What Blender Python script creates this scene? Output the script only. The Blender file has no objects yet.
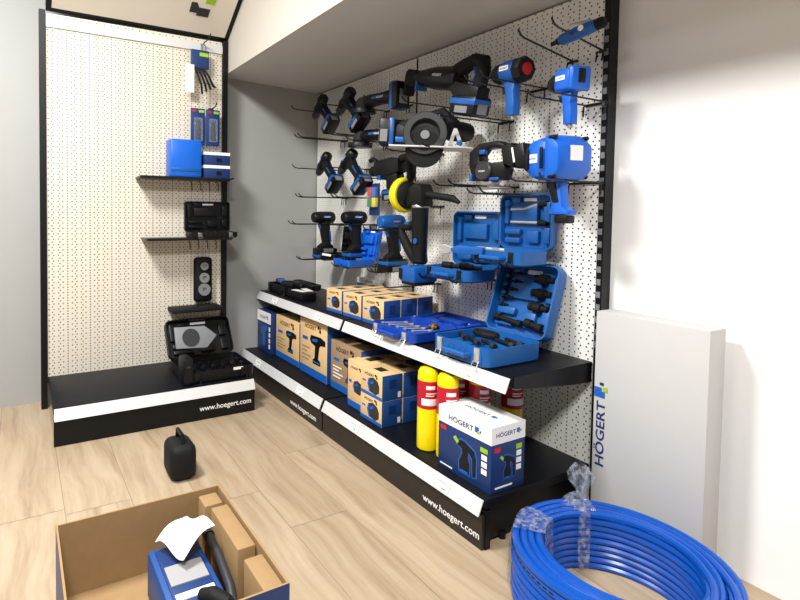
import bpy, bmesh, math, random
from mathutils import Matrix, Vector, Euler
random.seed(7)
PI=math.pi; R=math.radians
SC=bpy.context.scene; COL=SC.collection

# ------------------------------------------------------------------ materials
def rgb(h):
    h=h.lstrip('#'); v=[int(h[i:i+2],16)/255 for i in (0,2,4)]
    return tuple(c/12.92 if c<=.04045 else ((c+.055)/1.055)**2.4 for c in v)+(1,)
def mat(name,col,rough=.5,metal=0,noise=.06,scale=30,bump=0,spec=.5,alpha=1,coat=0):
    m=bpy.data.materials.new(name); m.use_nodes=True; nt=m.node_tree; N=nt.nodes; L=nt.links
    b=N['Principled BSDF']; c=rgb(col) if isinstance(col,str) else col
    b.inputs['Roughness'].default_value=rough; b.inputs['Metallic'].default_value=metal
    b.inputs['Specular IOR Level'].default_value=spec; b.inputs['Alpha'].default_value=alpha
    b.inputs['Coat Weight'].default_value=coat
    tc=N.new('ShaderNodeTexCoord'); nz=N.new('ShaderNodeTexNoise'); nz.inputs['Scale'].default_value=scale; nz.inputs['Detail'].default_value=4
    L.new(tc.outputs['Object'],nz.inputs['Vector'])
    mx=N.new('ShaderNodeMix'); mx.data_type='RGBA'
    mx.inputs[6].default_value=tuple(x*(1-noise) for x in c[:3])+(1,); mx.inputs[7].default_value=tuple(min(1,x*(1+noise)) for x in c[:3])+(1,)
    L.new(nz.outputs['Fac'],mx.inputs[0]); L.new(mx.outputs[2],b.inputs['Base Color'])
    if bump:
        bp=N.new('ShaderNodeBump'); bp.inputs['Strength'].default_value=bump; bp.inputs['Distance'].default_value=.004
        L.new(nz.outputs['Fac'],bp.inputs['Height']); L.new(bp.outputs[0],b.inputs['Normal'])
    return m
M={}
M['black']=mat('black_plastic','#0b0c0e',.42,spec=.35)
M['rubber']=mat('black_rubber','#0e0f10',.7,spec=.3,scale=80)
M['darkgrey']=mat('dark_grey_plastic','#2b2d30',.45)
M['grey']=mat('grey_plastic','#7c7f82',.4)
M['blue']=mat('blue_plastic','#0f56a4',.4)
M['brightblue']=mat('bright_blue_plastic','#1161cd',.35)
M['caseblue']=mat('case_blue_plastic','#125aa2',.42)
M['royal']=mat('royal_blue_plastic','#0c40a6',.4)
M['deepblue']=mat('deep_blue_print','#13336a',.45)
M['boxblue']=mat('box_blue_print','#1b4a8c',.5)
M['bandblue']=mat('band_blue_print','#1560b8',.5)
M['yellow']=mat('yellow_foam','#e8d800',.6)
M['canyellow']=mat('yellow_enamel','#f5dd00',.3,coat=.4)
M['red']=mat('red_print','#b81428',.4)
M['labelred']=mat('bright_red','#cc1a20',.4)
M['green']=mat('green_plastic','#1f7a3a',.4)
M['lime']=mat('lime_green_print','#9ac41c',.45)
M['white']=mat('white_paper','#f0f0ee',.55)
M['print']=mat('white_print','#f4f4f4',.5)
M['strip']=mat('white_price_rail','#d0d0d0',.4)
M['greyprint']=mat('grey_print','#9a9a9a',.6)
M['kraft']=mat('kraft_card','#e0bd88',.75,noise=.1,scale=60)
M['kraftdark']=mat('shaded_kraft_card','#9d8263',.75,noise=.1,scale=60)  # darker copy of the kraft, shade put into its colour; also printed lines
M['insert']=mat('brown_inner_card','#987a53',.8,noise=.1,scale=40)
M['metal']=mat('black_powder_coat','#090a0d',.42,scale=90,spec=.3)
M['deck']=mat('dark_navy_shelf_steel','#070a12',.5,scale=60,spec=.25)
M['kick']=mat('kick_panel_steel','#231f1b',.5)
M['wire']=mat('black_wire','#101010',.35)
M['chrome']=mat('chrome','#d6d6d6',.3,metal=.65)
M['steel']=mat('brushed_steel','#b4b4b2',.35,metal=1)
M['brass']=mat('brass','#b08a3c',.3,metal=1)
M['wallgrey']=mat('grey_wall_paint','#a4a4a2',.85,noise=.04,scale=6,bump=.15)
M['plaster']=mat('soffit_plaster','#c3c3c1',.9,noise=.05,scale=5,bump=.2)
M['cream']=mat('cream_wall_paint','#c6c0b6',.9,noise=.02,scale=4)
M['whitewall']=mat('white_wall_paint','#f2f2f1',.9,noise=.01,scale=4)
M['dimwall']=mat('low_bounce_wall_grey','#5a5a5c',.9,noise=.02,scale=4)  # unseen walls and ceiling, tone set dark to cut bounced light
M['signface']=mat('sign_face','#ece6d8',.4,noise=.02)
M['back']=mat('hole_shade_backing','#17140f',.9)  # dark tone standing in for the shade inside the panel holes
M['hose']=mat('blue_hose','#084caa',.28,noise=.03)
M['carton']=mat('white_carton','#c4c3c2',.55,noise=.02)
M['clear']=mat('clear_blister','#ccd4da',.12,alpha=.13)

def film(name):
    m=bpy.data.materials.new(name); m.use_nodes=True; nt=m.node_tree; N=nt.nodes; L=nt.links; N.remove(N['Principled BSDF'])
    out=N['Material Output']; t=N.new('ShaderNodeBsdfTransparent'); t.inputs[0].default_value=(.86,.9,.95,1)
    g=N.new('ShaderNodeBsdfGlossy'); g.inputs['Roughness'].default_value=.18; d=N.new('ShaderNodeBsdfDiffuse'); d.inputs[0].default_value=(.8,.84,.9,1)
    a=N.new('ShaderNodeMixShader'); b=N.new('ShaderNodeMixShader'); a.inputs[0].default_value=.45
    L.new(g.outputs[0],a.inputs[1]); L.new(d.outputs[0],a.inputs[2])
    tc=N.new('ShaderNodeTexCoord'); n=N.new('ShaderNodeTexNoise'); n.inputs['Scale'].default_value=70; n.inputs['Detail'].default_value=3
    L.new(tc.outputs['Object'],n.inputs['Vector'])
    r=N.new('ShaderNodeMapRange'); r.inputs[1].default_value=.42; r.inputs[2].default_value=.72; r.inputs[3].default_value=.08; r.inputs[4].default_value=.6
    L.new(n.outputs['Fac'],r.inputs[0]); L.new(r.outputs[0],b.inputs[0]); L.new(t.outputs[0],b.inputs[1]); L.new(a.outputs[0],b.inputs[2])
    bp=N.new('ShaderNodeBump'); bp.inputs['Strength'].default_value=.8; bp.inputs['Distance'].default_value=.01
    L.new(n.outputs['Fac'],bp.inputs['Height']); L.new(bp.outputs[0],g.inputs['Normal']); L.new(b.outputs[0],out.inputs[0]); return m
M['film']=film('clear_wrap_film')

def pegmat(name,axis,col='#f0efe9'):
    m=bpy.data.materials.new(name); m.use_nodes=True; nt=m.node_tree; N=nt.nodes; L=nt.links
    b=N['Principled BSDF']; b.inputs['Base Color'].default_value=rgb(col); b.inputs['Roughness'].default_value=.45
    out=N['Material Output']
    tc=N.new('ShaderNodeTexCoord'); sp=N.new('ShaderNodeSeparateXYZ'); L.new(tc.outputs['Object'],sp.inputs[0])
    def mth(op,a,b_=None):
        n=N.new('ShaderNodeMath'); n.operation=op
        for i,x in enumerate((a,b_)):
            if x is None: continue
            if isinstance(x,(int,float)): n.inputs[i].default_value=x
            else: L.new(x,n.inputs[i])
        return n.outputs[0]
    u=sp.outputs[axis]; z=sp.outputs['Z']; ph=.0134
    row=mth('FLOOR',mth('DIVIDE',z,ph)); odd=mth('MODULO',mth('ABSOLUTE',row),2)
    dz=mth('SUBTRACT',mth('SUBTRACT',z,mth('MULTIPLY',row,ph)),ph/2)
    pitch=mth('ADD',.021,mth('MULTIPLY',odd,.014))
    cell=mth('SUBTRACT',mth('FRACT',mth('DIVIDE',u,pitch)),.5)
    du=mth('MULTIPLY',cell,pitch)
    d=mth('SQRT',mth('ADD',mth('MULTIPLY',du,du),mth('MULTIPLY',dz,dz)))
    hole=mth('LESS_THAN',d,.0033)
    t=N.new('ShaderNodeBsdfTransparent'); mx=N.new('ShaderNodeMixShader')
    L.new(hole,mx.inputs[0]); L.new(b.outputs[0],mx.inputs[1]); L.new(t.outputs[0],mx.inputs[2]); L.new(mx.outputs[0],out.inputs[0]); return m
M['peg']=pegmat('perforated_panel','X'); M['pegside']=pegmat('perforated_side_panel','Y','#dcd4c4')

def woodmat():
    m=bpy.data.materials.new('oak_laminate'); m.use_nodes=True; nt=m.node_tree; N=nt.nodes; L=nt.links
    b=N['Principled BSDF']; b.inputs['Roughness'].default_value=.38
    tc=N.new('ShaderNodeTexCoord'); at=N.new('ShaderNodeAttribute'); at.attribute_name='rnd'
    ad=N.new('ShaderNodeVectorMath'); ad.operation='MULTIPLY_ADD'
    cb=N.new('ShaderNodeCombineXYZ')
    for i in range(3): L.new(at.outputs['Fac'],cb.inputs[i])
    L.new(cb.outputs[0],ad.inputs[0]); ad.inputs[1].default_value=(37,11,0); L.new(tc.outputs['Object'],ad.inputs[2])
    mp=N.new('ShaderNodeMapping'); mp.inputs['Scale'].default_value=(1.1,13,1); L.new(ad.outputs[0],mp.inputs[0])
    wz=N.new('ShaderNodeTexNoise'); wz.inputs['Scale'].default_value=2.2; wz.inputs['Detail'].default_value=2; L.new(ad.outputs[0],wz.inputs['Vector'])
    av=N.new('ShaderNodeVectorMath'); av.operation='MULTIPLY_ADD'; L.new(wz.outputs['Color'],av.inputs[0]); av.inputs[1].default_value=(.6,1.6,0); L.new(mp.outputs[0],av.inputs[2])
    n1=N.new('ShaderNodeTexNoise'); n1.inputs['Scale'].default_value=1.6; n1.inputs['Detail'].default_value=9; n1.inputs['Roughness'].default_value=.62; L.new(av.outputs[0],n1.inputs['Vector'])
    mp2=N.new('ShaderNodeMapping'); mp2.inputs['Scale'].default_value=(4,120,1); L.new(ad.outputs[0],mp2.inputs[0])
    n2=N.new('ShaderNodeTexNoise'); n2.inputs['Scale'].default_value=1; n2.inputs['Detail'].default_value=4; L.new(mp2.outputs[0],n2.inputs['Vector'])
    cr=N.new('ShaderNodeValToRGB'); e=cr.color_ramp.elements
    e[0].position=.27; e[0].color=rgb('#88735d'); e[1].position=.66; e[1].color=rgb('#b4a189')
    x=cr.color_ramp.elements.new(.4); x.color=rgb('#a08b72'); x=cr.color_ramp.elements.new(.52); x.color=rgb('#ab987e')
    L.new(n1.outputs['Fac'],cr.inputs[0])
    mx=N.new('ShaderNodeMix'); mx.data_type='RGBA'; mx.blend_type='MULTIPLY'; mx.inputs[0].default_value=.5
    r2=N.new('ShaderNodeMapRange'); r2.inputs[1].default_value=.1; r2.inputs[2].default_value=.7; r2.inputs[3].default_value=.86; r2.inputs[4].default_value=1.1
    L.new(n2.outputs['Fac'],r2.inputs[0]); L.new(cr.outputs[0],mx.inputs[6]); L.new(r2.outputs[0],mx.inputs[7])
    hs=N.new('ShaderNodeHueSaturation'); r3=N.new('ShaderNodeMapRange'); r3.inputs[3].default_value=.92; r3.inputs[4].default_value=1.08
    L.new(at.outputs['Fac'],r3.inputs[0]); L.new(r3.outputs[0],hs.inputs['Value']); L.new(mx.outputs[2],hs.inputs['Color'])
    L.new(hs.outputs[0],b.inputs['Base Color']); return m
M['wood']=woodmat()
M['gap']=mat('plank_joint_dark','#857159',.8)

# ------------------------------------------------------------------ mesh builder
def rotm(rot):
    if rot is None: return Matrix.Identity(4)
    if isinstance(rot,Matrix): return rot.to_4x4()
    return Euler(rot).to_matrix().to_4x4()
class MB:
    def __init__(s): s.bm=bmesh.new()
    def _merge(s,b,mtx=None,mi=None):
        if mtx is not None: b.transform(mtx)
        if mi is not None:
            for f in b.faces: f.material_index=mi
        me=bpy.data.meshes.new('t'); b.to_mesh(me); b.free(); s.bm.from_mesh(me); bpy.data.meshes.remove(me); return s
    def box(s,size,loc=(0,0,0),rot=None,bev=0,seg=2,mi=None):
        b=bmesh.new(); bmesh.ops.create_cube(b,size=1); b.transform(Matrix.Diagonal((*size,1)))
        if bev: bmesh.ops.bevel(b,geom=b.edges[:],offset=bev,segments=seg,affect='EDGES',profile=.5)
        return s._merge(b,Matrix.Translation(loc)@rotm(rot),mi)
    def bx(s,x0,x1,y0,y1,z0,z1,bev=0,mi=None):
        return s.box((x1-x0,y1-y0,z1-z0),((x0+x1)/2,(y0+y1)/2,(z0+z1)/2),None,bev,2,mi)
    def prism(s,pts,depth,loc=(0,0,0),rot=None,bev=0,plane='xz',seg=2,mi=None):
        b=bmesh.new(); f3=(lambda p,h:(p[0],h,p[1])) if plane=='xz' else ((lambda p,h:(p[0],p[1],h)) if plane=='xy' else (lambda p,h:(h,p[0],p[1])))
        lo=[b.verts.new(f3(p,-depth/2)) for p in pts]; hi=[b.verts.new(f3(p,depth/2)) for p in pts]
        b.faces.new(lo); b.faces.new(hi); n=len(pts)
        for i in range(n): b.faces.new((lo[i],lo[(i+1)%n],hi[(i+1)%n],hi[i]))
        bmesh.ops.recalc_face_normals(b,faces=b.faces[:])
        if bev:
            es=[e for e in b.edges if any(len(f.verts)==n and n!=4 for f in e.link_faces)] or b.edges[:]
            if n==4: es=b.edges[:]
            bmesh.ops.bevel(b,geom=es,offset=bev,segments=seg,affect='EDGES',profile=.5,clamp_overlap=True)
        return s._merge(b,Matrix.Translation(loc)@rotm(rot),mi)
    def lathe(s,prof,loc=(0,0,0),rot=None,seg=24,ang=2*PI,mi=None):   # prof [(r,h)] around local x
        b=bmesh.new(); full=abs(ang-2*PI)<1e-6; k=seg if full else seg+1; rings=[]
        for r,h in prof:
            rings.append([b.verts.new((h,r*math.cos(ang*i/seg),r*math.sin(ang*i/seg))) for i in range(k)])
        for a,c in zip(rings,rings[1:]):
            for i in range(seg): j=(i+1)%k; b.faces.new((a[i],a[j],c[j],c[i]))
        if full:
            for rg,(r,h) in ((rings[0],prof[0]),(rings[-1],prof[-1])):
                if r>1e-5: b.faces.new(rg)
        bmesh.ops.remove_doubles(b,verts=b.verts[:],dist=1e-6); bmesh.ops.recalc_face_normals(b,faces=b.faces[:])
        return s._merge(b,Matrix.Translation(loc)@rotm(rot),mi)
    def cyl(s,p0,p1,r0,r1=None,seg=16,mi=None):
        p0=Vector(p0); p1=Vector(p1); d=p1-p0; q=Vector((1,0,0)).rotation_difference(d).to_matrix()
        return s.lathe([(r0,0),(r1 if r1 is not None else r0,d.length)],p0,q,seg,mi=mi)
    def tube(s,pts,r,seg=8,closed=False,mi=None):
        pts=[Vector(p) for p in pts]; n=len(pts); b=bmesh.new(); rings=[]; up=None
        for i,p in enumerate(pts):
            t=((pts[(i+1)%n]-pts[i-1]) if closed else (pts[min(i+1,n-1)]-pts[max(i-1,0)])).normalized()
            if up is None: up=t.orthogonal().normalized()
            up=(up-t*up.dot(t)).normalized(); w=t.cross(up); rr=r[i] if isinstance(r,(list,tuple)) else r
            rings.append([b.verts.new(p+(up*math.cos(2*PI*k/seg)+w*math.sin(2*PI*k/seg))*rr) for k in range(seg)])
        for i in range(n if closed else n-1):
            a,c=rings[i],rings[(i+1)%n]
            for k in range(seg): j=(k+1)%seg; b.faces.new((a[k],a[j],c[j],c[k]))
        if not closed: b.faces.new(rings[0]); b.faces.new(rings[-1])
        bmesh.ops.recalc_face_normals(b,faces=b.faces[:]); return s._merge(b,None,mi)
    def ell(s,rad,loc,rot=None,seg=16,mi=None):
        b=bmesh.new(); bmesh.ops.create_uvsphere(b,u_segments=seg,v_segments=seg//2+2,radius=1); b.transform(Matrix.Diagonal((*rad,1)))
        return s._merge(b,Matrix.Translation(loc)@rotm(rot),mi)
    def shell(s,w,d,h,wall=.006,cr=.025,floor=.006,loc=(0,0,0),mi=None):   # open tray, centred, base at z=0
        b=bmesh.new()
        def loop(w_,d_,c,z):
            o=[]
            for qx,qy,a0 in ((1,1,0),(-1,1,90),(-1,-1,180),(1,-1,270)):
                for k in range(5):
                    a=R(a0+k*22.5); o.append(b.verts.new((qx*(w_/2-c)+c*math.cos(a),qy*(d_/2-c)+c*math.sin(a),z)))
            return o
        L=[loop(w-.012,d-.012,cr,0),loop(w-.002,d-.002,cr,.006),loop(w,d,cr,h),loop(w-2*wall,d-2*wall,max(cr-wall,.004),h),loop(w-2*wall-.006,d-2*wall-.006,max(cr-wall,.004),floor)]
        b.faces.new(L[0]); b.faces.new(L[-1]); n=20
        for a,c in zip(L,L[1:]):
            for i in range(n): j=(i+1)%n; b.faces.new((a[i],a[j],c[j],c[i]))
        bmesh.ops.recalc_face_normals(b,faces=b.faces[:]); return s._merge(b,Matrix.Translation(loc),mi)
    def split(s,name,m,parent):
        bm=s.bm; bm.verts.ensure_lookup_table(); seen=set(); out=[]
        for v in bm.verts:
            if v in seen: continue
            st=[v]; isl=set([v])
            while st:
                x=st.pop()
                for e in x.link_edges:
                    y=e.other_vert(x)
                    if y not in isl: isl.add(y); st.append(y)
            seen|=isl; k=MB(); mp={q:k.bm.verts.new(q.co) for q in isl}
            for f in {f for q in isl for f in q.link_faces}: k.bm.faces.new([mp[q] for q in f.verts])
            out.append(k.build(name,m,parent))
        bm.free(); return out
    def build(s,name,m,parent=None,loc=None,rot=None,mtx=None,ang=38):
        bm=s.bm; bm.normal_update()
        for f in bm.faces: f.smooth=True
        for e in bm.edges:
            e.smooth = len(e.link_faces)==2 and e.calc_face_angle(0)<R(ang)
        me=bpy.data.meshes.new(name); bm.to_mesh(me); bm.free()
        for x in (m if isinstance(m,(list,tuple)) else [m]): me.materials.append(M[x])
        o=bpy.data.objects.new(name,me); COL.objects.link(o)
        if parent: o.parent=parent
        if mtx is not None: o.matrix_local=mtx
        else:
            if loc: o.location=loc
            if rot: o.rotation_euler=rot
        return o
def tag(o,label,cat,group=None,kind=None):
    o['label']=label; o['category']=cat
    if group: o['group']=group
    if kind: o['kind']=kind
    return o
def thing(name,label,cat,loc=(0,0,0),rot=(0,0,0),group=None,mtx=None):
    o=bpy.data.objects.new(name,None); COL.objects.link(o); o.empty_display_size=.05
    if mtx is not None: o.matrix_world=mtx
    else: o.location=loc; o.rotation_euler=rot
    return tag(o,label,cat,group)
def struct(name,mb,m):
    o=mb.build(name,m); o['kind']='structure'; return o
def pose(loc,th,pitch=0,roll=0):
    return Matrix.Translation(loc)@Matrix.Rotation(R(th),4,'Z')@Matrix.Rotation(R(pitch),4,'Y')@Matrix.Rotation(R(roll),4,'X')
def copy_tree(o,parent=None):
    c=o.copy(); COL.objects.link(c)
    if parent: c.parent=parent
    for ch in list(o.children): copy_tree(ch,c)
    return c
_tx={}
def text_mesh(s,bold=0):
    if (s,bold) in _tx: return _tx[(s,bold)]
    cu=bpy.data.curves.new('lettering','FONT'); cu.body=s; cu.size=1; cu.extrude=.02; cu.align_x='CENTER'; cu.align_y='CENTER'; cu.resolution_u=3; cu.offset=bold
    o=bpy.data.objects.new('lettering',cu); COL.objects.link(o); dg=bpy.context.evaluated_depsgraph_get(); dg.update()
    me=bpy.data.meshes.new_from_object(o.evaluated_get(dg)); bpy.data.objects.remove(o); bpy.data.curves.remove(cu)
    xs=[v.co.x for v in me.vertices]; ys=[v.co.y for v in me.vertices]
    w=max(xs)-min(xs); cx=(max(xs)+min(xs))/2; cy=(max(ys)+min(ys))/2
    for v in me.vertices: v.co.x=(v.co.x-cx)/w; v.co.y=(v.co.y-cy)/w; v.co.z/=w
    _tx[(s,bold)]=me; return me
def text(s,m,width,parent,mtx,sx=1,bold=0,name='lettering',zthin=None):
    me=text_mesh(s,bold).copy(); me.materials.clear(); me.materials.append(M[m])
    o=bpy.data.objects.new(name,me); COL.objects.link(o); o.parent=parent
    me.transform(Matrix.Diagonal((width,width*sx,(zthin or .0006)/.005 if False else width*.2 if zthin is None else zthin,1)))
    o.matrix_local=mtx; return o
FX=Matrix.Rotation(PI/2,4,'X')                     # text in xz plane facing -y
def T(*p): return Matrix.Translation(p)
FRONT=lambda x,y,z: T(x,y,z)@FX
SIDE=lambda x,y,z: T(x,y,z)@Matrix.Rotation(PI/2,4,'Z')@FX   # facing +x
def quad(x0,x1,z0,z1): return [(x0,z0),(x1,z0),(x1,z1),(x0,z1)]

# ------------------------------------------------------------------ room
fl=MB(); bm=fl.bm
lay=bm.faces.layers.float.new('rnd')
def plank(x0,x1,y0,y1):
    g=.0009; vs=[bm.verts.new(p) for p in ((x0+g,y0+g,0),(x1-g,y0+g,0),(x1-g,y1-g,0),(x0+g,y1-g,0))]; f=bm.faces.new(vs); f[lay]=random.random()
rows={}; known={0:-1.42,1:-1.873,-1:-1.66}
y=.745-.2065*14; k=-14
while y<1.9:
    st=known.get(k,-1.42+random.uniform(0,1.28)); x=st-1.285*3
    while x<1.8:
        plank(max(x,-3),min(x+1.285,1.8),y,y+.2065) if x+1.285>-3 else None; x+=1.285
    y+=.2065; k+=1
struct('floor',fl,'wood')
o=struct('trim_1',MB().bx(-3.0,1.8,-2.2,1.9,-.02,-.0012),'gap')
struct('wall_left',MB().bx(-3.04,-2.94,-2.2,1.9,0,2.6),'wallgrey')
struct('wall_back',MB().bx(-2.94,1.8,1.74,1.84,0,2.6),'whitewall')
struct('wall_right',MB().bx(1.7,1.8,-2.2,1.74,0,2.6),'dimwall')
struct('wall_front',MB().bx(-2.94,1.7,-2.3,-2.2,0,2.6),'dimwall')
struct('ceiling',MB().bx(-3.04,1.8,-2.3,1.84,2.6,2.7),'dimwall')
sf=MB(); sf.prism([(1.062,1.768),(1.74,1.744),(1.74,1.80),(1.062,1.80)],4.64,(-.62,0,0),plane='yz'); struct('trim_2',sf,'plaster')
struct('trim_3',MB().bx(-2.94,1.7,1.05,1.062,1.767,2.6),'cream')

# ------------------------------------------------------------------ main gondola: two shelving modules
YB=1.70
def gondola(x0,x1,label,seamtext,letters,right_end):
    g=thing('shelving_unit',label,'shelf unit',((x0+x1)/2,1.45,0),(0,0,0),'shelving units of the main display')
    ox=(x0+x1)/2; oy=1.45
    def P(mb,name,m): mb.bm.transform(Matrix.Translation((-ox,-oy,0))); return mb.build(name,m,g)
    e=.003
    P(MB().bx(x0+e,x1-e,YB,YB+.002,.12,1.738),'pegboard_panel','peg')
    P(MB().bx(x0+e,x1-e,YB+.018,YB+.03,.10,1.74),'hole_shade_board','back')  # dark sheet added behind the panel so its holes read as shade
    P(MB().bx(x0+e,x1-e,1.207,YB-.001,.119,.149,.004),'lower_deck','deck')
    P(MB().bx(x0+e,x1-e,1.305,YB-.001,.466,.499,.004),'upper_shelf','deck')
    # price rails, leaning back at the top
    for z0,yf,nm in ((.104,1.197,'price_rail'),(.453,1.297,'price_rail')):
        m=MB(); m.prism([(yf-.018,z0),(yf-.014,z0),(yf+.005,z0+.043),(yf+.001,z0+.043)],x1-x0-.014,(ox,0,0),plane='yz'); rail=P(m,nm,'strip')
        for i in range(2):
            lx=x0+.25+i*.5
            t=MB(); t.bx(-.035,.035,-.0004,.0004,-.017,.017); t.bm.transform(Matrix.Translation((lx-ox,yf-.0065-oy-.0045,z0+.0215))@Matrix.Rotation(R(-23.8),4,'X')); tk=t.build('price_ticket','white',rail)
            t=MB(); t.bx(-.02,.02,-.0004,.0004,.006,.009); t.bx(-.028,-.02,-.0004,.0004,-.012,-.008); t.bx(.005,.022,-.0004,.0004,-.012,-.007)
            t.bm.transform(Matrix.Translation((lx-ox,yf-.0065-oy-.0053,z0+.0215))@Matrix.Rotation(R(-23.8),4,'X')); t.build('ticket_print','greyprint',rail)
    P(MB().bx(x0+e,x1-e,1.192,1.204,.002,.103),'kick_plate','kick')
    if right_end:
        P(MB().bx(x1-.012,x1,1.204,1.225,.0,.117),'corner_post','metal')
        P(MB().bx(x1-.03,x1-.02,1.245,1.69,.012,.112),'end_panel','metal')
        m=MB(); m.prism([(1.31,.50),(1.69,.50),(1.69,.432),(1.60,.436),(1.40,.455),(1.31,.466)],.003,(x1-.0015,0,0),plane='yz'); P(m,'shelf_bracket','metal')
        for dz in range(20): pass
        m=MB(); m.bx(x1+.002,x1+.022,YB-.005,YB+.04,.0,1.74); post=P(m,'slotted_post','metal')
        for i in range(26): P(MB().bx(x1+.004,x1+.017,YB-.007,YB-.004,.55+i*.042,.57+i*.042),'post_slot','grey')
        for yy in (1.30,1.62): P(MB().cyl((x1-.022,yy,.0),(x1-.022,yy,.022),.012),'levelling_foot','metal')
    else:
        P(MB().bx(x0,x0+.012,1.204,1.69,.0,.117),'end_panel','metal')
    for (lx,w) in letters:
        text('www.hoegert.com','print',w,g,FRONT(lx-ox,1.1914-oy,.036),bold=.012,zthin=.02)
    return g
gondola(-2.935,-1.983,'left module of the black shelf display, carrying the kraft boxes by the grey wall','', [(-2.165,.255)],False)
gondola(-1.977,-1.060,'right module of the black shelf display, carrying the yellow gas cylinders','', [(-1.195,.245)],True)

# ------------------------------------------------------------------ left rack
g=thing('wall_rack','black tool rack with leaning sign at the left edge against the grey wall','shelf unit',(-2.6,.58,0))
def P(mb,name,m,par=g): mb.bm.transform(Matrix.Translation((2.6,-.58,0))); return mb.build(name,m,par)
P(MB().bx(-2.842,-2.84,.12,1.016,.14,1.935),'pegboard_panel','pegside')
P(MB().bx(-2.87,-2.858,.12,1.016,.12,1.935),'hole_shade_board','back')
P(MB().bx(-2.88,-2.825,1.018,1.046,.0,1.945),'upright_post','metal'); P(MB().bx(-2.88,-2.825,.09,.118,.0,1.945),'upright_post','metal')
P(MB().bx(-2.838,-2.372,.12,1.02,.127,.157,.004),'lower_deck','deck')
m=MB(); m.prism([(-2.342,.110),(-2.346,.110),(-2.368,.155),(-2.364,.155)],.90,(0,.572,0),plane='xz'); P(m,'price_rail','strip')
P(MB().bx(-2.366,-2.352,.12,1.022,.002,.108),'kick_plate','metal')
P(MB().bx(-2.838,-2.37,1.01,1.02,.0,.125),'end_panel','metal')
text('www.hoegert.com','print',.262,g,T(-2.3515+2.6,.872-.58,.052)@Matrix.Rotation(PI/2,4,'Z')@FX,bold=.012,zthin=.02)
P(MB().bx(-2.838,-2.832,.12,1.016,1.868,1.912),'header_rail','strip')
sm=T(-2.842,.58,1.945)@Matrix.Rotation(R(-34),4,'Y')          # local x along slope (up and out), z normal up
def SP(mb,name,m,par): mb.bm.transform(T(2.6,-.58,0)@sm); return mb.build(name,m,par)
sb=SP(MB().bx(0,.52,-.46,.466,0,.05),'header_sign','metal',g)
SP(MB().bx(.025,.495,-.435,.443,-.003,-.0005),'sign_face','signface',sb)
lg=MB(); lg.prism([(.15,.21),(.21,.21),(.21,.24),(.185,.255),(.185,.315),(.135,.315),(.135,.25),(.15,.25)],.002,(0,0,-.0045),plane='xy'); SP(lg,'sign_emblem','darkgrey',sb)
SP(MB().bx(.215,.265,.28,.33,-.0055,-.0035),'sign_emblem','lime',sb)

# ------------------------------------------------------------------ hooks
def hook(x,z,L=.3,label='',fork=0,drop=True,root=None,axis='y',tilt=0):
    if axis=='y': t=thing('peg_hook',label,'hook',(x,YB,z),(R(-tilt),0,0),'black wire peg hooks on the perforated wall')
    else: t=thing('peg_hook',label,'hook',(-2.84,x,z),(0,0,PI/2),'black wire peg hooks on the left rack')
    for dx in ((0,) if not fork else (-fork/2,fork/2)):
        m=MB(); m.tube([(dx,-.001,0),(dx,-L+.03,0),(dx,-L+.012,.004),(dx,-L,.014),(dx,-L-.003,.02)],.0032,6); m.build('prong','wire',t)
    c=MB(); w=max(.03,fork+.014); c.box((w,.006,.008),(0,-.004,0))
    if drop:
        for dx in (-w/2+.005,w/2-.005): c.tube([(dx,-.005,0),(dx,-.02,-.006),(dx,-.022,-.04)],.0028,6)
    c.build('wall_clip','wire',t); return t

# ------------------------------------------------------------------ tools (local x = nose, z = up)
def logo_on(parent,w,mtx): text('HÖGERT','print',w,parent,mtx,bold=.01,zthin=.02)
def battery(parent,x,z,blue='blue',size=(.115,.072,.05),rot=None,face=True,bz=.2):
    b=MB().box(size,(x,0,z),rot,.009).build('battery','black',parent)
    rm=T(x,0,z)@rotm(rot)
    k=MB().box((size[0]*1.012,size[1]*1.03,size[2]*.38),(0,0,size[2]*bz),None,.006); k.bm.transform(rm); k.build('battery_band',blue,b)
    if face:
        k=MB().box((.002,size[1]*.55,size[2]*.55),(-size[0]/2-.0008,0,-size[2]*.16)).box((size[0]*.5,.0016,size[2]*.36),(0,-size[1]/2-.0006,-size[2]*1.2*bz)).box((size[0]*.5,.0016,size[2]*.36),(0,size[1]/2+.0006,-size[2]*1.2*bz)); k.bm.transform(rm); k.split('battery_label','grey',b)
    return b
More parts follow.
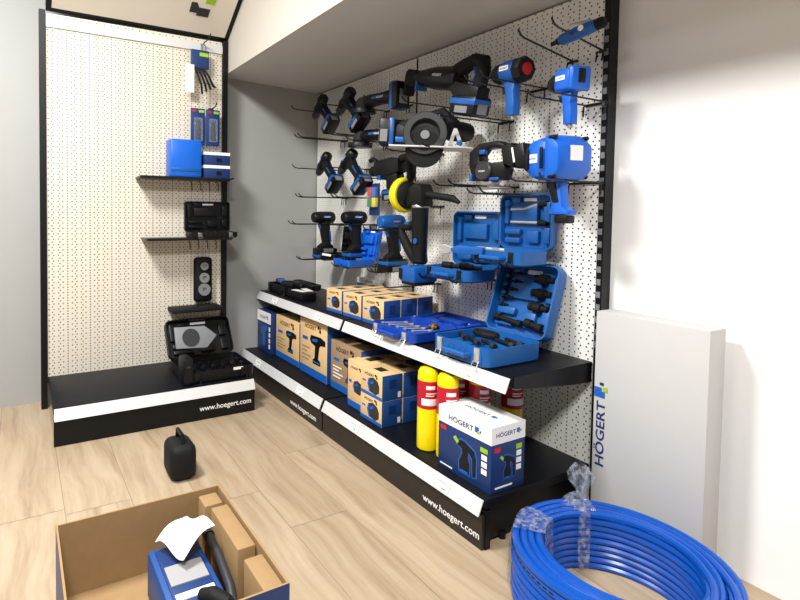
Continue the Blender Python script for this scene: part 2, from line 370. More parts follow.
def drill(label,loc,th,pitch=0,roll=0,head='black',blue='blue',foot=True,chuck=True,batt_blue=True,bz=.2,s=1.0,group='cordless drills hanging on the perforated wall'):
    t=thing('cordless_drill',label,'drill',mtx=pose(loc,th,pitch,roll)@Matrix.Scale(s,4),group=group)
    h=MB(); h.lathe([(.001,-.085),(.02,-.085),(.031,-.076),(.035,-.06),(.035,-.02),(.034,.02),(.029,.05),(.024,.056)],(0,0,0))
    h.build('motor_housing',head,t)
    gp=MB(); gp.prism([(-.052,-.02),(.012,-.02),(.006,-.06),(-.012,-.145),(.02,-.165),(.02,-.182),(-.075,-.182),(-.075,-.165),(-.058,-.15),(-.05,-.1)],.046,bev=.011); gr=gp.build('grip','rubber',t)
    MB().prism([(.006,-.035),(.02,-.037),(.014,-.062),(.0,-.075)],.02,bev=.004).build('trigger',blue,t)
    if chuck: MB().lathe([(.024,.056),(.026,.064),(.026,.08),(.021,.098),(.014,.108),(.001,.108)]).build('chuck','darkgrey',t)
    k=MB()
    for s in (-1,1): k.box((.05,.003,.012),(-.02,s*.0345,.004),None,.001).prism([(-.05,-.08),(-.04,-.08),(-.048,-.14),(-.056,-.14)],.003,(0,s*.023,0))
    k.split('accent_trim',blue,t)
    for s in (-1,1): logo_on(t,.04,T(-.02,s*.0362,.004)@(FX if s<0 else Matrix.Rotation(PI,4,'Z')@FX))
    battery(t,-.026,-.207,blue if batt_blue else 'black',(.125,.08,.062),bz=bz); return t
def grinder(label,loc,th,pitch=0,roll=0):
    t=thing('angle_grinder',label,'grinder',mtx=pose(loc,th,pitch,roll),group='cordless angle grinders lying across peg hooks')
    MB().lathe([(.001,-.13),(.028,-.13),(.032,-.10),(.029,-.04),(.031,.02),(.034,.06),(.03,.085),(.02,.09)]).build('motor_housing','black',t)
    gh=MB().prism([(.075,-.03),(.075,.028),(.12,.026),(.15,.012),(.152,-.028)],.058,bev=.01); gh.build('gear_head','darkgrey',t)
    MB().lathe([(.012,0),(.062,0),(.064,.004),(.064,.024),(.062,.024),(.06,.006),(.012,.006)],(.118,0,-.03),Matrix.Rotation(PI/2,3,'Y'),28).build('disc_guard','black',t)
    MB().lathe([(.001,0),(.056,0),(.056,.003),(.001,.003)],(.118,0,-.05),Matrix.Rotation(PI/2,3,'Y'),28).build('grinding_disc','darkgrey',t)
    MB().box((.06,.003,.01),(-.02,-.031,.006)).box((.06,.003,.01),(-.02,.031,.006)).split('accent_trim','blue',t)
    logo_on(t,.05,FRONT(-.06,-.0325,.004)); logo_on(t,.05,T(-.06,.0325,.004)@Matrix.Rotation(PI,4,'Z')@FX)
    b=MB().box((.062,.085,.125),(-.165,0,-.005),None,.012).build('battery','black',t)
    MB().box((.034,.088,.129),(-.155,0,-.005),None,.012).build('battery_band','blue',b)
    MB().box((.002,.045,.065),(-.197,0,-.012),None,.0008).build('battery_label','grey',b); return t
def dloop(pts,r,seg=8): return MB().tube(pts,r,seg)
def recip_saw(label,loc,th,pitch=0,roll=0):
    t=thing('reciprocating_saw',label,'saw',mtx=pose(loc,th,pitch,roll))
    MB().lathe([(.001,-.08),(.04,-.08),(.048,-.05),(.048,.05),(.042,.10),(.034,.15),(.03,.19),(.02,.195)]).build('motor_housing','black',t)
    MB().prism([(.17,.03),(.235,.035),(.25,.02),(.25,-.075),(.235,-.08),(.225,-.035),(.17,-.04)],.06,bev=.01).build('nose','rubber',t)
    MB().box((.012,.062,.05),(.16,0,-.03),None,.004).build('nose_trim','blue',t)
    MB().tube([(-.05,0,.02),(-.10,0,.05),(-.145,0,.07),(-.185,0,.065),(-.195,0,.03),(-.19,0,-.02),(-.17,0,-.06)],[.034,.03,.026,.028,.026,.026,.03],10).build('rear_handle','rubber',t)
    MB().prism([(-.06,-.0),(-.04,-.03),(-.09,-.075),(-.215,-.075),(-.215,-.03),(-.15,-.02),(-.1,-.015)],.064,bev=.008).build('battery_foot','black',t)
    MB().tube([(-.15,0,.045),(-.163,0,.015),(-.155,0,-.01)],.009,6).build('trigger','blue',t)
    battery(t,-.155,-.10,'blue',(.135,.085,.07)); logo_on(t,.055,FRONT(.01,-.0495,.01)); logo_on(t,.055,T(.01,.0495,.01)@Matrix.Rotation(PI,4,'Z')@FX); return t
def circ_saw(label,loc,th,pitch=0,roll=0):
    t=thing('circular_saw',label,'saw',mtx=pose(loc,th,pitch,roll)); Q=Matrix.Rotation(-PI/2,3,'Z')
    MB().prism([(-.15,-.08),(.15,-.08),(.18,-.06),(.18,.05),(.15,.06),(-.15,.06)],.007,(0,0,0),plane='xy',bev=.002).build('base_plate','strip',t)
    MB().lathe([(.001,.0),(.078,0),(.086,.004),(.088,.034),(.084,.04),(.060,.04),(.056,.034),(.056,.006),(.001,.006)],(-.01,-.024,.055),Q,36).build('blade_guard','darkgrey',t)
    MB().lathe([(.001,0),(.079,0),(.079,.002),(.001,.002)],(-.01,-.032,.012),Q,40).build('saw_blade','black',t)
    MB().lathe([(.001,0),(.06,0),(.075,.006),(.075,.016),(.001,.018)],(-.01,-.034,-.008),Q,36).build('lower_guard','rubber',t)
    MB().lathe([(.001,-.02),(.036,-.02),(.042,0),(.04,.07),(.034,.09),(.001,.09)],(.09,.0,.075),Matrix.Rotation(R(35),3,'Z'),20).build('motor_housing','black',t)
    MB().tube([(.12,0,.06),(.10,0,.10),(.05,0,.15),(.0,0,.13),(-.06,0,.105),(-.11,0,.085),(-.125,0,.05)],[.03,.026,.022,.02,.02,.026,.03],10).build('top_handle','rubber',t)
    MB().prism([(-.09,.005),(-.08,.08),(-.12,.10),(-.15,.07),(-.145,.01)],.06,(0,0,0),bev=.01).build('rear_body','black',t)
    MB().cyl((-.01,-.034,.05),(-.01,-.056,.05),.018).build('blade_bolt','grey',t)
    MB().box((.02,.03,.018),(.045,-.012,.118),None,.004).build('trigger','blue',t)
    MB().prism([(.08,0),(.10,.075),(.112,.075),(.145,0),(.13,0),(.108,.05),(.094,0)],.005,(0,-.055,.002)).build('depth_bracket','steel',t)
    MB().box((.022,.014,.02),(.125,-.06,.02),None,.004).build('depth_knob','blue',t)
    b=MB().box((.07,.085,.115),(-.165,0,.062),None,.014).build('battery','black',t)
    MB().box((.026,.089,.119),(-.148,0,.062),None,.012).build('battery_band','blue',b); MB().box((.002,.045,.06),(-.2005,0,.05)).box((.03,.002,.05),(-.178,-.0432,.045)).split('battery_label','grey',b)
    MB().box((.05,.012,.022),(-.105,-.034,.03),None,.004).build('accent_trim','blue',t); logo_on(t,.045,FRONT(.02,-.0435,.128)); return t
def impact(label,loc,th,pitch=0,roll=0,body='blue',rear='black',reardisc=None,s=1.0,boxy=False,group='blue air impact wrenches on the wall'):
    t=thing('impact_wrench',label,'impact wrench',mtx=pose(loc,th,pitch,roll)@Matrix.Scale(s,4),group=group)
    MB().lathe([(.001,.068),(.012,.068),(.013,.05),(.028,.048),(.036,.03),(.038,.0),(.02,0)],(0,0,0)).build('hammer_nose','rubber',t)
    if boxy: MB().box((.085,.082,.082),(-.035,0,.002),None,.016,3).build('motor_housing',body,t)
    else: MB().lathe([(.037,.004),(.042,-.003),(.043,-.055),(.04,-.065),(.02,-.065)],(0,0,0),None,10).build('motor_housing',body,t)
    if boxy:
        MB().box((.022,.087,.086),(-.075,0,.002),None,.01,3).build('rear_cap',rear,t); MB().box((.002,.03,.05),(-.0868,0,.01),None,.0006).build('rear_panel','black',t)
    else: MB().lathe([(.04,-.06),(.045,-.064),(.046,-.085),(.04,-.094),(.02,-.095),(.001,-.095)],(0,0,0),None,8).build('rear_cap',rear,t)
    if reardisc: MB().lathe([(.001,-.098),(.021,-.098),(.021,-.094),(.001,-.094)]).build('rear_dial',reardisc,t)
    MB().prism([(-.06,-.03),(.0,-.03),(-.012,-.06),(-.022,-.12),(-.024,-.155),(-.062,-.155),(-.062,-.11),(-.056,-.07)],.036,bev=.009).build('grip',body,t)
    MB().prism([(-.004,-.045),(.01,-.048),(.006,-.07),(-.012,-.078)],.016,bev=.003).build('trigger','black',t)
    MB().cyl((-.045,0,-.154),(-.045,0,-.168),.009).build('air_inlet','steel',t)
    for sg in (-1,1):
        MB().box((.042,.0016,.016),(-.03,sg*.0422,.008)).build('name_plate','print',t)
        text('HÖGERT','black',.034,t,T(-.03,sg*.0434,.008)@(FX if sg<0 else Matrix.Rotation(PI,4,'Z')@FX),bold=.01,zthin=.02)
    return t
TS=(-.95)
# row one
drill('black cordless drill hung nose down at the top left end of the wall',(-2.65,1.55,1.603),176,40,0,s=.88)
drill('black and blue cordless drill hung nose down, second from the left in the top row',(-2.375,1.55,1.588),178,38,0,s=.92)
grinder('upper black angle grinder with blue-banded battery, above the other grinder',(-2.08,1.54,1.538),180,-2)
grinder('lower black angle grinder, lying behind the battery of the circular saw',(-2.14,1.57,1.375),182,-2)
recip_saw('large black reciprocating saw with blue battery in the top row',(-1.61,1.54,1.54),178,-13)
circ_saw('black circular saw with silver base plate and grey guard',(-1.665,1.49,1.258),46,3)
impact('slim blue air impact wrench with black rear ring and red dial',(-1.32,1.545,1.497),174,-3,0,'blue','black','red')
impact('bright blue air impact wrench with blue rear, hung highest at the right edge',(-1.098,1.55,1.418),168,-2,0,'brightblue','brightblue',None,.88,True)
# die grinder top right
t=thing('die_grinder','slim blue air die grinder lying across two hooks at the top right','air tool',mtx=pose((-1.048,1.55,1.565),180,7)@Matrix.Scale(.84,4))
MB().lathe([(.018,-.07),(.022,-.066),(.023,-.03),(.0235,.02),(.022,.07),(.017,.078),(.01,.08)],(0,0,0)).build('body','blue',t)
MB().lathe([(.001,.115),(.008,.115),(.009,.095),(.014,.09),(.014,.079)]).build('collet','black',t)
MB().lathe([(.001,-.098),(.015,-.098),(.019,-.092),(.021,-.085),(.021,-.068)]).build('rear_cap','rubber',t)
MB().prism([(-.05,.022),(-.048,.03),(.03,.045),(.034,.041),(.02,.024)],.012,bev=.002).build('throttle_lever','steel',t)
MB().lathe([(.001,0),(.011,0),(.011,.0015),(.001,.0015)],(-.02,.0225,.004),Matrix.Rotation(PI/2,3,'Z'),20).build('round_label','print',t)
# row two
drill('small black cordless drill hung nose down in the second row, leftmost',(-2.60,1.55,1.268),176,40,0,s=.88)
drill('black cordless drill hung nose down, second from the left in the second row',(-2.35,1.55,1.262),180,38,0,s=.90)
def rotary(label,loc,th):
    t=thing('rotary_hammer',label,'drill',mtx=pose(loc,th,4))
    MB().prism([(-.10,.03),(-.04,.046),(.05,.044),(.09,.03),(.09,-.03),(.04,-.045),(-.04,-.04),(-.1,-.03)],.062,bev=.012).build('body','black',t)
    MB().lathe([(.03,.085),(.026,.1),(.026,.125),(.018,.14),(.001,.14)]).build('chuck','rubber',t)
    MB().tube([(.1,0,.0),(.1,0,.05),(.13,0,.062),(.15,0,.055)],.011,8).build('front_handle','rubber',t)
    MB().tube([(-.09,0,.03),(-.13,0,.035),(-.152,0,.01),(-.155,0,-.05),(-.135,0,-.085),(-.08,0,-.085)],[.02,.018,.019,.02,.02,.022],10).build('rear_handle','rubber',t)
    MB().prism([(-.08,-.03),(.0,-.03),(.0,-.1),(-.09,-.105)],.05,bev=.008).build('battery_foot','black',t)
    MB().box((.028,.066,.02),(.045,0,-.04),None,.004).split('accent_trim','blue',t)
    battery(t,-.03,-.128,'blue',(.10,.075,.055)); logo_on(t,.05,FRONT(0,-.032,.012)); return t
rotary('black rotary hammer with rear grip, above the four-colour pack',(-1.985,1.545,1.20),180)
t=thing('blister_pack','small clear hanging pack with red, blue, green and yellow squares','pack',(-2.145,1.58,.985))
MB().box((.085,.003,.16),(0,0,.07),None,.001).build('backing_card','deepblue',t)
for i,(c,dx,dz) in enumerate((('labelred',-.019,.105),('brightblue',.019,.105),('green',-.019,.055),('yellow',.019,.055))): MB().box((.032,.02,.046),(dx,-.012,dz),None,.004).build('coloured_piece',c,t)
MB().box((.078,.03,.105),(0,-.017,.08),None,.006).build('clear_cover','clear',t)
# polisher
t=thing('polisher','black cordless polisher with a round yellow foam pad, hung by its head','polisher',(-1.745,1.53,1.07))
RY=Matrix.Rotation(PI,3,'Z')
MB().lathe([(.05,.085),(.072,.085),(.08,.095),(.08,.115),(.072,.128),(.05,.128),(.001,.125)],(0,0,0),RY,36).build('foam_pad','yellow',t)
MB().lathe([(.001,.06),(.045,.062),(.062,.075),(.064,.086),(.001,.087)],(0,0,0),RY,32).build('backing_plate','rubber',t)
MB().prism([(-.06,-.03),(-.045,.03),(-.01,.048),(.03,.045),(.045,.02),(.045,-.05),(-.05,-.05)],.075,bev=.014).build('gear_head','black',t)
MB().lathe([(.038,0),(.04,.004),(.04,.012),(.036,.014)],(0,0,-.045),Matrix.Rotation(PI/2,3,'Y'),20).build('collar_ring','steel',t)
MB().lathe([(.037,0),(.036,.03),(.034,.12),(.033,.2),(.037,.24),(.03,.25),(.001,.25)],(0,0,-.05),Matrix.Rotation(PI/2,3,'Y'),20).build('motor_housing','black',t)
MB().tube([(.03,0,.0),(.08,.01,-.006),(.16,.03,-.018),(.19,.036,-.035)],[.016,.015,.015,.008],10).build('side_handle','rubber',t)
MB().tube([(-.01,-.01,-.12),(-.05,-.02,-.14),(-.085,-.03,-.15),(-.08,-.03,-.18),(-.045,-.02,-.24),(-.01,-.01,-.29)],[.018,.018,.016,.02,.022,.02],10).build('trigger_grip','rubber',t)
MB().lathe([(.001,0),(.012,0),(.012,.004),(.001,.004)],(.012,-.034,-.20),Matrix.Rotation(-PI/2,3,'Z')).build('power_button','blue',t)
MB().box((.03,.008,.012),(-.05,-.032,-.125),None,.003).build('trigger','blue',t)
b=MB().box((.10,.13,.068),(.03,-.03,-.338),None,.01).build('battery','blue',t)
MB().box((.028,.134,.05),(-.007,-.03,-.338),None,.006).box((.09,.11,.014),(.03,-.03,-.376),None,.004).split('battery_latch','black',b)
# jigsaw
t=thing('jigsaw','black jigsaw with closed top handle and steel shoe','saw',mtx=pose((-1.362,1.55,1.155),180)@Matrix.Scale(.88,4))
MB().prism([(.10,-.045),(.125,.03),(.115,.085),(.07,.115),(-.02,.118),(-.07,.1),(-.06,.08),(-.01,.088),(.04,.086),(.062,.062),(.06,.04),(.02,.028),(-.06,.03),(-.075,.0),(-.06,-.045)],.062,bev=.012).build('body','black',t)
MB().prism([(-.05,.095),(-.06,.02),(-.11,.0),(-.125,.05),(-.10,.1)],.066,bev=.01).build('rear_grip','rubber',t)
MB().box((.055,.076,.095),(-.145,0,.045),(0,R(12),0),.01).build('battery','black',t)
MB().box((.008,.003,.06),(-.118,.0365,.05),(0,R(12),0)).build('white_mark','print',t)
MB().lathe([(.001,0),(.04,0),(.042,.008),(.036,.014),(.001,.014)],(.035,.028,-.005),Matrix.Rotation(PI/2,3,'Z'),24).build('motor_cover','darkgrey',t)
MB().box((.15,.07,.006),(.02,0,-.078),None,.002).box((.07,.05,.03),(.03,0,-.06),None,.004).build('base_shoe','steel',t)
MB().box((.006,.002,.075),(.10,0,-.07)).build('saw_blade','steel',t)
MB().box((.03,.02,.02),(.04,.03,.075),None,.004).box((.05,.07,.012),(-.02,0,-.04),None,.004).box((.016,.07,.03),(.105,0,-.03),None,.004).split('accent_trim','blue',t)
logo_on(t,.035,T(.035,.043,-.005)@Matrix.Rotation(PI,4,'Z')@FX); logo_on(t,.035,FRONT(.035,-.032,.0))
# big impact
t=thing('impact_wrench','big cordless blue impact wrench with black nose and ribbed housing, lower right','impact wrench',mtx=pose((-1.112,1.525,1.172),168)@Matrix.Scale(.92,4),group='big impact wrench')
del t['group']
MB().lathe([(.001,.108),(.02,.108),(.042,.104),(.05,.085),(.056,.06),(.03,.055)]).build('hammer_nose','rubber',t)
MB().box((.115,.148,.148),(.005,0,0),None,.042,2).build('motor_housing','brightblue',t)
MB().prism([(-.036,-.078),(-.036,.078),(-.07,.074),(-.105,.045),(-.11,.03),(-.11,-.045),(-.085,-.074)],.152,bev=.03,seg=2).build('rear_cover','brightblue',t)
k=MB()
for a in range(4):
    q=R(45+90*a); k.box((.03,.014,.014),(-.075,.092*math.cos(q),.092*math.sin(q)),(q,0,0),.004)
k.split('cover_bolt','black',t)
for sg in (-1,1):
    k=MB()
    for dx in (-.028,.04): k.box((.012,.007,.075),(dx-.004,sg*.0745,.0),None,.003)
    k.split('rubber_rib','black',t)
    MB().box((.036,.002,.03),(.004,sg*.0748,.0)).build('name_plate','print',t)
    text('HÖGERT','black',.034,t,T(.004,sg*.0764,.0)@(FX if sg<0 else Matrix.Rotation(PI,4,'Z')@FX),bold=.01,zthin=.02)
MB().box((.002,.05,.05),(-.1102,0,.012)).build('rating_plate','print',t)
MB().prism([(-.055,-.06),(.01,-.06),(.0,-.09),(-.022,-.16),(-.012,-.18),(-.01,-.195),(-.1,-.195),(-.1,-.18),(-.07,-.165)],.042,bev=.01).build('grip','brightblue',t)
MB().prism([(-.045,-.08),(.0,-.08),(-.03,-.155),(-.062,-.155)],.047,bev=.006).build('grip_pad','rubber',t)
MB().prism([(.01,-.07),(.02,-.075),(.01,-.105),(-.004,-.11)],.018,bev=.003).build('trigger','black',t)
MB().box((.055,.04,.028),(-.065,0,-.21),None,.006).build('battery_foot','black',t)
# row three
drill('black cordless impact driver hanging upright at the left end of the bottom row',(-2.60,1.54,.955),-90,0,chuck=False,bz=-.25)
drill('black cordless driver hanging upright between the black and blue open bit cases',(-2.285,1.54,.96),-90,0,chuck=False)
drill('blue-headed cordless driver hanging upright beside the small open blue case',(-1.985,1.55,.945),-90,0,head='blue',chuck=False)

# hooks under them
H=[(-2.66,1.57,.33,'wire hook under the leftmost drill of the top row',0),(-2.60,1.405,.33,'lower wire hook below the battery of the leftmost top drill',.04),
(-2.40,1.56,.29,'wire hook under the second drill of the top row',0),(-2.33,1.395,.27,'lower wire hook below the second drill of the top row',.04),
(-2.20,1.516,.28,'wire hook under the gear head of the upper grinder',0),(-2.02,1.516,.28,'wire hook under the motor of the upper grinder',0),
(-2.2,1.352,.26,'wire hook under the gear head of the lower grinder',0),(-2.06,1.352,.26,'wire hook under the motor of the lower grinder',0),
(-1.72,1.452,.3,'wire hook under the nose of the reciprocating saw',0),(-1.44,1.352,.33,'forked wire hook under the battery of the reciprocating saw',.05),
(-1.80,1.258,.32,'wire hook under the rear of the circular saw plate',0),(-1.60,1.258,.30,'wire hook under the front of the circular saw plate',0),
(-1.30,1.45,.34,'forked wire hook carrying the slim impact wrench with the red dial',.07),(-1.075,1.362,.30,'forked wire hook carrying the bright blue impact wrench',.07),
(-1.165,1.522,.29,'longer wire hook under the collet of the die grinder',0,9),(-1.06,1.532,.27,'wire hook under the rear of the die grinder',0,9),
(-2.64,1.235,.33,'wire hook under the leftmost drill of the second row',0),(-2.58,1.07,.33,'lower wire hook below the leftmost drill of the second row',.04),
(-2.37,1.225,.29,'wire hook under the second drill of the second row',0),(-2.30,1.065,.27,'lower wire hook below the second drill of the second row',.04),
(-2.07,1.155,.29,'wire hook under the rotary hammer',0),(-2.145,1.068,.14,'short wire hook carrying the pack of four coloured squares',0),
(-1.825,1.02,.24,'forked wire hook under the head of the yellow-padded polisher',.085),(-1.42,1.095,.36,'empty double wire hook to the right of the yellow-padded polisher',.075),
(-1.36,1.066,.26,'forked wire hook under the shoe of the jigsaw',.06),(-1.10,1.10,.32,'forked wire hook carrying the big impact wrench',.11),
(-2.60,.917,.36,'forked wire hook under the head of the leftmost driver in the bottom row',.05),(-2.60,.715,.31,'wire hook below the battery of the leftmost driver in the bottom row',.03),
(-2.285,.922,.30,'forked wire hook under the head of the black driver in the bottom row',.05),(-1.985,.907,.28,'forked wire hook under the head of the blue-headed driver',.05),
(-1.985,.708,.26,'wire hook below the battery of the blue-headed driver',.03),(-2.16,.712,.30,'wire hook under the right side of the small open blue case',0),(-2.25,.712,.30,'wire hook under the left side of the small open blue case',0),
(-2.47,.724,.26,'forked wire hook under the small black open case',.06),(-1.80,.665,.32,'wire hook below the blue battery of the polisher',0),
(-1.66,.723,.24,'wire hook under the left of the blue case with the empty lid',0),(-1.49,.723,.24,'wire hook under the right of the blue case with the empty lid',0),
(-1.37,.808,.24,'forked wire hook under the left of the blue case with chrome tubes',.03),(-1.24,.808,.24,'forked wire hook under the right of the blue case with chrome tubes',.03)]
for x,z,L,lb,fk,*tl in H: hook(x,z,L,lb,fk,tilt=tl[0] if tl else 0)

# ------------------------------------------------------------------ open cases
def case(label,loc,w,d,h,m,phi,lh=None,rz=0,latch='steel',cr=.028,ld=None,handle=True,lidm=None,group=None,inserts=None,latches=2):
    t=thing('tool_case',label,'tool case',loc,(0,0,R(rz)),group)
    lh=lh or h*.8; ld=ld or d
    b=MB().shell(w,d,h,.006,cr,h*.45)
    for i in range(int(w/.028)): b.box((.007,.003,h*.55),(-w/2+.03+i*(w-.06)/max(1,int(w/.028)-1),-d/2,h*.45),None,.0012)
    tr=b.build('tray',m,t)
    k=MB()
    for (x0,x1,y0,y1) in (inserts or [(-.4,-.05,-.3,.25),(.05,.4,-.3,-.05),(.05,.4,.05,.3)]):
        k.bx(x0*w,x1*w,y0*d,y1*d,h*.45,h*.68,.004)
    k.split('tray_insert',m,tr)
    Lm=T(0,d/2+.003,h)@Matrix.Rotation(R(phi),4,'X')
    lb=MB().shell(w,ld,lh,.006,cr,.010,(0,ld/2,-lh)); lid=lb.build('lid',lidm or m,t,mtx=Lm)
    k=MB(); z1=-lh+.010
    for (x0,x1,y0,y1,hh) in [(-.30,.2,.50,.78,.018),(-.42,-.12,.10,.2,.02),(-.42,-.12,.26,.36,.02),(.0,.22,.12,.34,.016),(.32,.44,.12,.4,.02),(.32,.44,.5,.85,.02),(-.44,-.36,.45,.9,.018),(-.3,-.14,.84,.94,.015)]:
        k.bx(x0*w,x1*w,y0*ld,y1*ld,z1,z1+hh,.004)
    k.split('lid_insert',lidm or m,lid)
    k=MB().bx(-.1*w,.14*w,.87*ld,.93*ld,z1,z1+.004,.001); k.build('lid_sticker','print',lid)
    if handle:
        MB().tube([(-w*.2,-d/2,h*.5),(-w*.19,-d/2-.02,h*.5),(w*.19,-d/2-.02,h*.5),(w*.2,-d/2,h*.5)],.008,8).build('carry_handle',m,t)
    for i in range(latches):
        lx=(-.33,.33)[i]*w
        MB().box((w*.085,.006,h*.75),(lx,-d/2-.003,h*.6),None,.0015).tube([(lx-w*.04,-d/2-.007,h*.3),(lx-w*.045,-d/2-.016,-.0+h*.02),(lx+w*.045,-d/2-.016,h*.02),(lx+w*.04,-d/2-.007,h*.3)],.0016,6).build('latch',latch,t)
    return t,Lm
def LW(t,Lm): return t.matrix_basis@Lm if False else (Matrix.Translation(t.location)@t.rotation_euler.to_matrix().to_4x4()@Lm)
def piece(name,label,cat,mtx,parts,group=None):
    t=thing(name,label,cat,mtx=mtx,group=group)
    for nm,mb,m in parts: mb.build(nm,m,t)
    return t
# blue case one on hooks
c1,l1=case('blue open tool case on hooks with an empty moulded lid',(-1.545,1.565,.727),.25,.165,.048,'caseblue',90,.036,ld=.225,latch='black',handle=True)
for i,(x,y,a) in enumerate(((-.08,-.02,20),(-.02,.03,-15),(.05,-.03,40))):
    mb=MB().lathe([(.001,0),(.014,0),(.016,.01),(.016,.04),(.010,.045),(.010,.075),(.001,.075)],(0,0,0))
    nm=('nearest the left end','in the middle','nearest the right end')[i]
    o=mb.build('puller_adapter','rubber'); tag(o,'black steel adapter %s of the blue case below the polisher'%nm,'tool piece','black pieces in the case with the empty lid')
    o.matrix_world=T(-1.545+x*.9,1.565+y,.727+.05)@Matrix.Rotation(R(a),4,'Z')
# blue case two
c2,l2=case('blue open tool case on hooks holding two chrome tubes in its lid',(-1.305,1.565,.812),.225,.155,.05,'caseblue',90,.036,ld=.205,latch='black',inserts=[(-.42,-.1,-.3,.3),(.0,.42,-.3,.3)])
W2=LW(c2,l2)
for i,(yy,bend,nm) in enumerate(((.155,.012,'upper bent chrome tube with black end in the blue case lid'),(.10,0,'lower straight chrome tube with black end in the blue case lid'))):
    t=thing('chrome_tube',nm,'tool piece',mtx=W2@T(-.01,yy,-.012),group='chrome tubes in the case lid')
    MB().tube([(-.06,-bend*.6,0),(0,-bend*.4,0),(.04,bend*.6,0),(.065,bend,0)],.0055,8).build('tube','chrome',t)
    MB().cyl((.06,bend*.9,0),(.095,bend*1.1,0),.011).build('black_end','rubber',t)
for i,(x,nm) in enumerate(((-.09,'silver puller jaw at the left of the blue case with chrome tubes'),(-.03,'silver puller jaw in the middle of the blue case with chrome tubes'))):
    o=MB().prism([(-.035,-.012),(.03,-.012),(.04,.0),(.03,.014),(.0,.006),(-.04,.014)],.018,plane='xy',bev=.003).build('puller_jaw','chrome'); tag(o,nm,'tool piece','silver jaws in the blue case'); o.location=(-1.305+x,1.54,.812+.047); o.rotation_euler=(0,0,R(-15))
t=thing('adjustable_puller','blue and chrome adjustable tool sticking out left of the case with chrome tubes','tool piece',mtx=pose((-1.405,1.47,.855),195,0))
MB().prism([(-.06,-.012),(.04,-.016),(.07,-.006),(.07,.006),(.04,.018),(-.06,.014)],.024,bev=.004).build('handle','blue',t); MB().prism([(.06,-.008),(.10,-.02),(.125,-.008),(.10,.0),(.125,.012),(.1,.02),(.06,.01)],.018,bev=.003).build('jaw','chrome',t)
# small cases among drills
c4,l4=case('small open blue bit case between the drivers of the bottom row',(-2.205,1.50,.716),.15,.16,.035,'brightblue',80,.022,ld=.155,handle=False,cr=.012,latches=0,latch='black')
k=0
for i in range(5):
    o=MB().cyl((0,0,0),(0,0,.03),.0055,seg=8).build('screw_bit','black'); tag(o,'small black bit standing in the small blue case, %s from its left'%('first','second','third','fourth','last')[i],'bit','black bits in the small blue case'); o.location=(-2.262+.028*i,1.47,.716+.0158)
c5,l5=case('small open black bit case beside the leftmost driver',(-2.455,1.56,.728),.15,.14,.03,'black',84,.02,ld=.15,handle=False,cr=.010,latches=0)
t=MB().box((.09,.002,.012),(0,0,0)).build('paper_slip','white'); tag(t,'narrow white slip of paper on the small black open case','paper'); t.location=(-2.45,1.487,.752); t.rotation_euler=(R(-20),0,0)
# case three on the shelf
c3,l3=case('large open blue puller case standing at the right end of the upper shelf',(-1.275,1.425,.5005),.255,.26,.062,'caseblue',72,.05,ld=.265,latch='chrome',inserts=[(-.42,-.08,-.35,.1),(-.02,.42,-.35,-.1),(.0,.42,.1,.36)])
W3=LW(c3,l3)
names=['topmost','second','third','fourth','lowest']
for i in range(5):
    L=.085-.012*i
    t=thing('puller_screw','%s black puller screw on the left of the big blue case lid'%names[i],'tool piece',mtx=W3@T(-.10,.225-.031*i,-.020),group='black puller screws in the lid')
    MB().cyl((0,0,0),(L,0,0),.0042,seg=8).build('shaft','rubber',t); MB().cyl((0,0,0),(.014,0,0),.009,seg=6).cyl((L*.55,0,0),(L*.7,0,0),.007,seg=8).split('hex_head','rubber',t)
for i in range(3):
    t=thing('puller_sleeve','%s thick black sleeve on the right of the big blue case lid'%('upper','middle','lower')[i],'tool piece',mtx=W3@T(.028,.215-.052*i,-.020),group='black sleeves in the lid')
    MB().cyl((0,0,0),(.075,0,0),.011).build('barrel','rubber',t); MB().lathe([(.018,.02),(.018,.048),(.011,.05)]).lathe([(.014,.0),(.014,.012),(.01,.014)]).split('collar','rubber',t)
for (x0,x1,r,nm) in ((-.105,.015,.013,'long thick black bar along the bottom of the big blue case lid'),(.03,.10,.016,'short thick black socket at the bottom right of the big blue case lid')):
    t=thing('puller_bar',nm,'tool piece',mtx=W3@T(0,.045,-.018)); MB().cyl((x0,.006,0),(x1,-.004,0),r*.75).build('bar','rubber',t); MB().cyl((x0,.006,0),(x0+.025,.004,0),r).cyl((x1-.02,-.003,0),(x1,-.004,0),r).split('hex_end','rubber',t)
bx,by,bz=-1.275,1.425,.5005
pts=[(.045*math.cos(a),.022*math.sin(a),0) for a in [2*PI*i/24 for i in range(24)]]
t=MB().tube(pts,.011,8,True).build('clamp_ring','rubber'); tag(t,'oval black clamp ring lying in the big blue case','tool piece'); t.location=(bx-.04,by+.045,bz+.062)
for i,(x,y,a,L) in enumerate(((-.09,-.02,-35,.09),(-.02,-.04,-25,.1),(.04,-.03,-20,.085),(.05,.03,-12,.11),(.065,.065,-14,.09))):
    t=thing('extractor_rod','%s black extractor rod lying in the tray of the big blue case'%('leftmost','second from the left','middle','fourth from the left','rearmost'[0:])[i],'tool piece',mtx=T(bx+x,by+y,bz+.054)@Matrix.Rotation(R(a),4,'Z'),group='black rods in the big case tray')
    MB().cyl((-L/2,0,0),(L/2,0,0),.0065,seg=10).build('shaft','rubber',t); MB().cyl((L/2-.02,0,0),(L/2,0,0),.0105,seg=6).build('hex_head','darkgrey',t)
